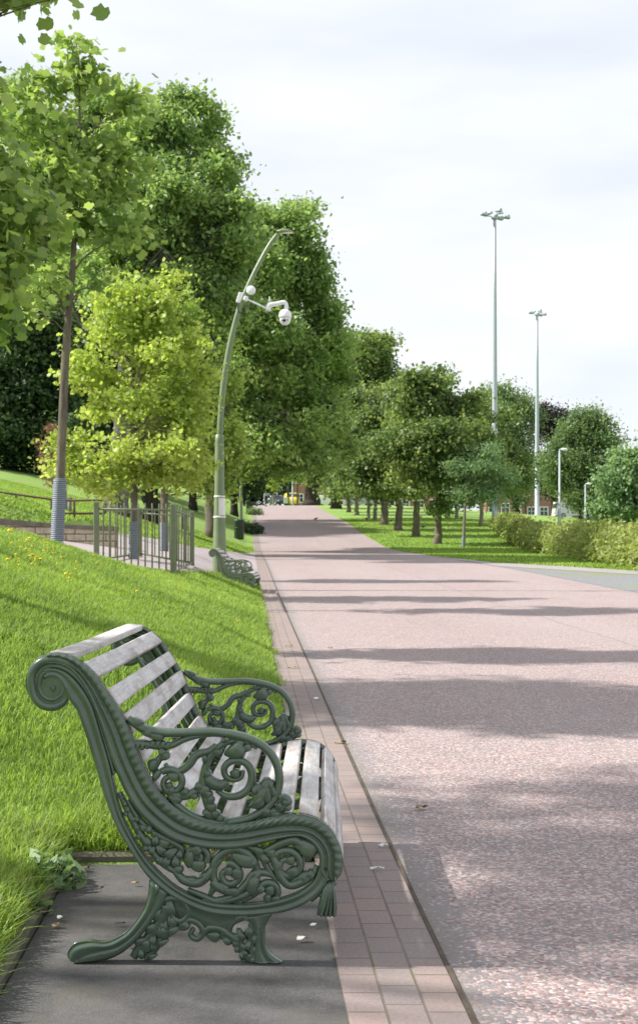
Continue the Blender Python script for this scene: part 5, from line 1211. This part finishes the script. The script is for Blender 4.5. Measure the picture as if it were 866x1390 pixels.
Yat = lambda py: CAMZ * F_PX / (py - HY)
for px, py, sz, mt, lb, cat, nm, rz in (
    (411, 1281, (.035, .02), 'paper', 'white paper scrap on the dark slab right of the bench leg', 'paper scrap', 'paper_scrap', .1),
    (426, 1262, (.03, .012), 'paper', 'pale splinter on the slab below the bench tassel', 'paper scrap', 'paper_scrap', .9),
    (178, 1289, (.02, .016), 'paper', 'whitish crumb on the slab under the rear leg', 'paper scrap', 'paper_scrap', 0),
    (183, 1205, (.025, .012), 'dry', 'curled dry leaf bit on the slab near the back of the bench', 'dry leaf', 'dry_leaf', .3),
    (163, 1260, (.03, .01), 'bark', 'dark twig scrap lying on the slab behind the rear leg', 'twig', 'twig', .0),
    (116, 1185, (.03, .02), 'dry', 'orange brown leaf bit at the back edge of the slab', 'dry leaf', 'dry_leaf', .2),
    (76, 1262, (.03, .02), 'dry', 'dry leaf bit at the left kerb of the slab', 'dry leaf', 'dry_leaf', 1.1),
    (82, 1252, (.02, .02), 'paper', 'pale chip beside the weed on the slab', 'paper scrap', 'paper_scrap', .4),
    (522, 1155, (.05, .015), 'paper', 'thin white scrap lying across the brick edging', 'paper scrap', 'paper_scrap', .1),
    (512, 1186, (.05, .01), 'paper', 'thin white stalk lying on the brick edging', 'paper scrap', 'paper_scrap', 0),
    (572, 1104, (.05, .03), 'dry', 'brown leaf lying on the grey asphalt right of the bricks', 'dry leaf', 'dry_leaf', .2),
    (462, 1020, (.07, .03), 'dry', 'pale dry leaf on the bricks beyond the bench front', 'dry leaf', 'dry_leaf', .3),
    (392, 898, (.08, .03), 'dry', 'brown leaf at the grass edge of the bricks', 'dry leaf', 'dry_leaf', .3),
    (398, 926, (.09, .03), 'dry', 'larger brown leaf at the grass edge nearer the bench', 'dry leaf', 'dry_leaf', .0),
    (448, 901, (.06, .03), 'dry', 'small dark leaf on the path beyond the bench', 'dry leaf', 'dry_leaf', .8),
    (430, 965, (.05, .03), 'paper', 'pale crumb on the brick edging beside the far armrest', 'paper scrap', 'paper_scrap', .8)):
    scrap(px, py, Yat(py), sz, M[mt], lb, cat, nm, rz, .012)

# ------------------------------------------------------------------ world, sun, camera
W = bpy.data.worlds.new('World'); scene.world = W; W.use_nodes = True; nt = W.node_tree; nt.nodes.clear()
SUN_EL, SUN_AZ = R(42), R(-88)     # azimuth from +Y towards +X
sky = nt.nodes.new('ShaderNodeTexSky'); sky.sky_type = 'NISHITA'; sky.sun_disc = False; sky.sun_elevation = SUN_EL; sky.sun_rotation = SUN_AZ
bg1 = nt.nodes.new('ShaderNodeBackground'); bg1.inputs[1].default_value = .09; nt.links.new(sky.outputs[0], bg1.inputs[0])
tc = nt.nodes.new('ShaderNodeTexCoord'); mp = nt.nodes.new('ShaderNodeMapping'); mp.inputs['Scale'].default_value = (1.2, 1.2, 5.5); mp.inputs['Location'].default_value = (.3, .1, .45); nt.links.new(tc.outputs['Generated'], mp.inputs[0])
no = nt.nodes.new('ShaderNodeTexNoise'); no.inputs['Scale'].default_value = 1.7; no.inputs['Detail'].default_value = 6; no.inputs['Roughness'].default_value = .5; nt.links.new(mp.outputs[0], no.inputs[0])
rp = nt.nodes.new('ShaderNodeValToRGB'); e = rp.color_ramp.elements; e[0].position = .4; e[0].color = (.50, .53, .575, 1); e[1].position = .64; e[1].color = (.63, .636, .645, 1); nt.links.new(no.outputs[0], rp.inputs[0])
bg2 = nt.nodes.new('ShaderNodeBackground'); bg2.inputs[1].default_value = 1.0; nt.links.new(rp.outputs[0], bg2.inputs[0])
mx = nt.nodes.new('ShaderNodeMixShader'); mx.inputs[0].default_value = .9; nt.links.new(bg1.outputs[0], mx.inputs[1]); nt.links.new(bg2.outputs[0], mx.inputs[2])
wo_ = nt.nodes.new('ShaderNodeOutputWorld'); nt.links.new(mx.outputs[0], wo_.inputs[0])
sl = bpy.data.lights.new('sun', 'SUN'); sl.energy = 4.2; sl.angle = R(.9); sl.color = (1, .955, .88); so = bpy.data.objects.new('sun', sl); COL.objects.link(so)
from mathutils import Vector
d = Vector((math.sin(SUN_AZ) * math.cos(SUN_EL), math.cos(SUN_AZ) * math.cos(SUN_EL), math.sin(SUN_EL)))
so.rotation_euler = d.to_track_quat('Z', 'Y').to_euler(); so.location = d * 60
cd = bpy.data.cameras.new('camera'); cam = bpy.data.objects.new('camera', cd); COL.objects.link(cam); scene.camera = cam
cd.sensor_fit = 'HORIZONTAL'; cd.sensor_width = 24; cd.lens = 24 * F_PX / 866; cd.clip_start = .1; cd.clip_end = 2000
cam.location = (0, 0, CAMZ); cam.rotation_euler = (R(90), 0, 0); cd.shift_x = 0; cd.shift_y = (HY - 695) / 866
cd.dof.use_dof = True; cd.dof.focus_distance = 4.3; cd.dof.aperture_fstop = 13
scene.render.resolution_x, scene.render.resolution_y = 637, 1024
scene.view_settings.view_transform = 'Standard'; scene.view_settings.look = 'None'; scene.view_settings.exposure = .83; scene.view_settings.gamma = 1
scene.cycles.max_bounces = 8; scene.cycles.transparent_max_bounces = 4; scene.cycles.use_denoising = True
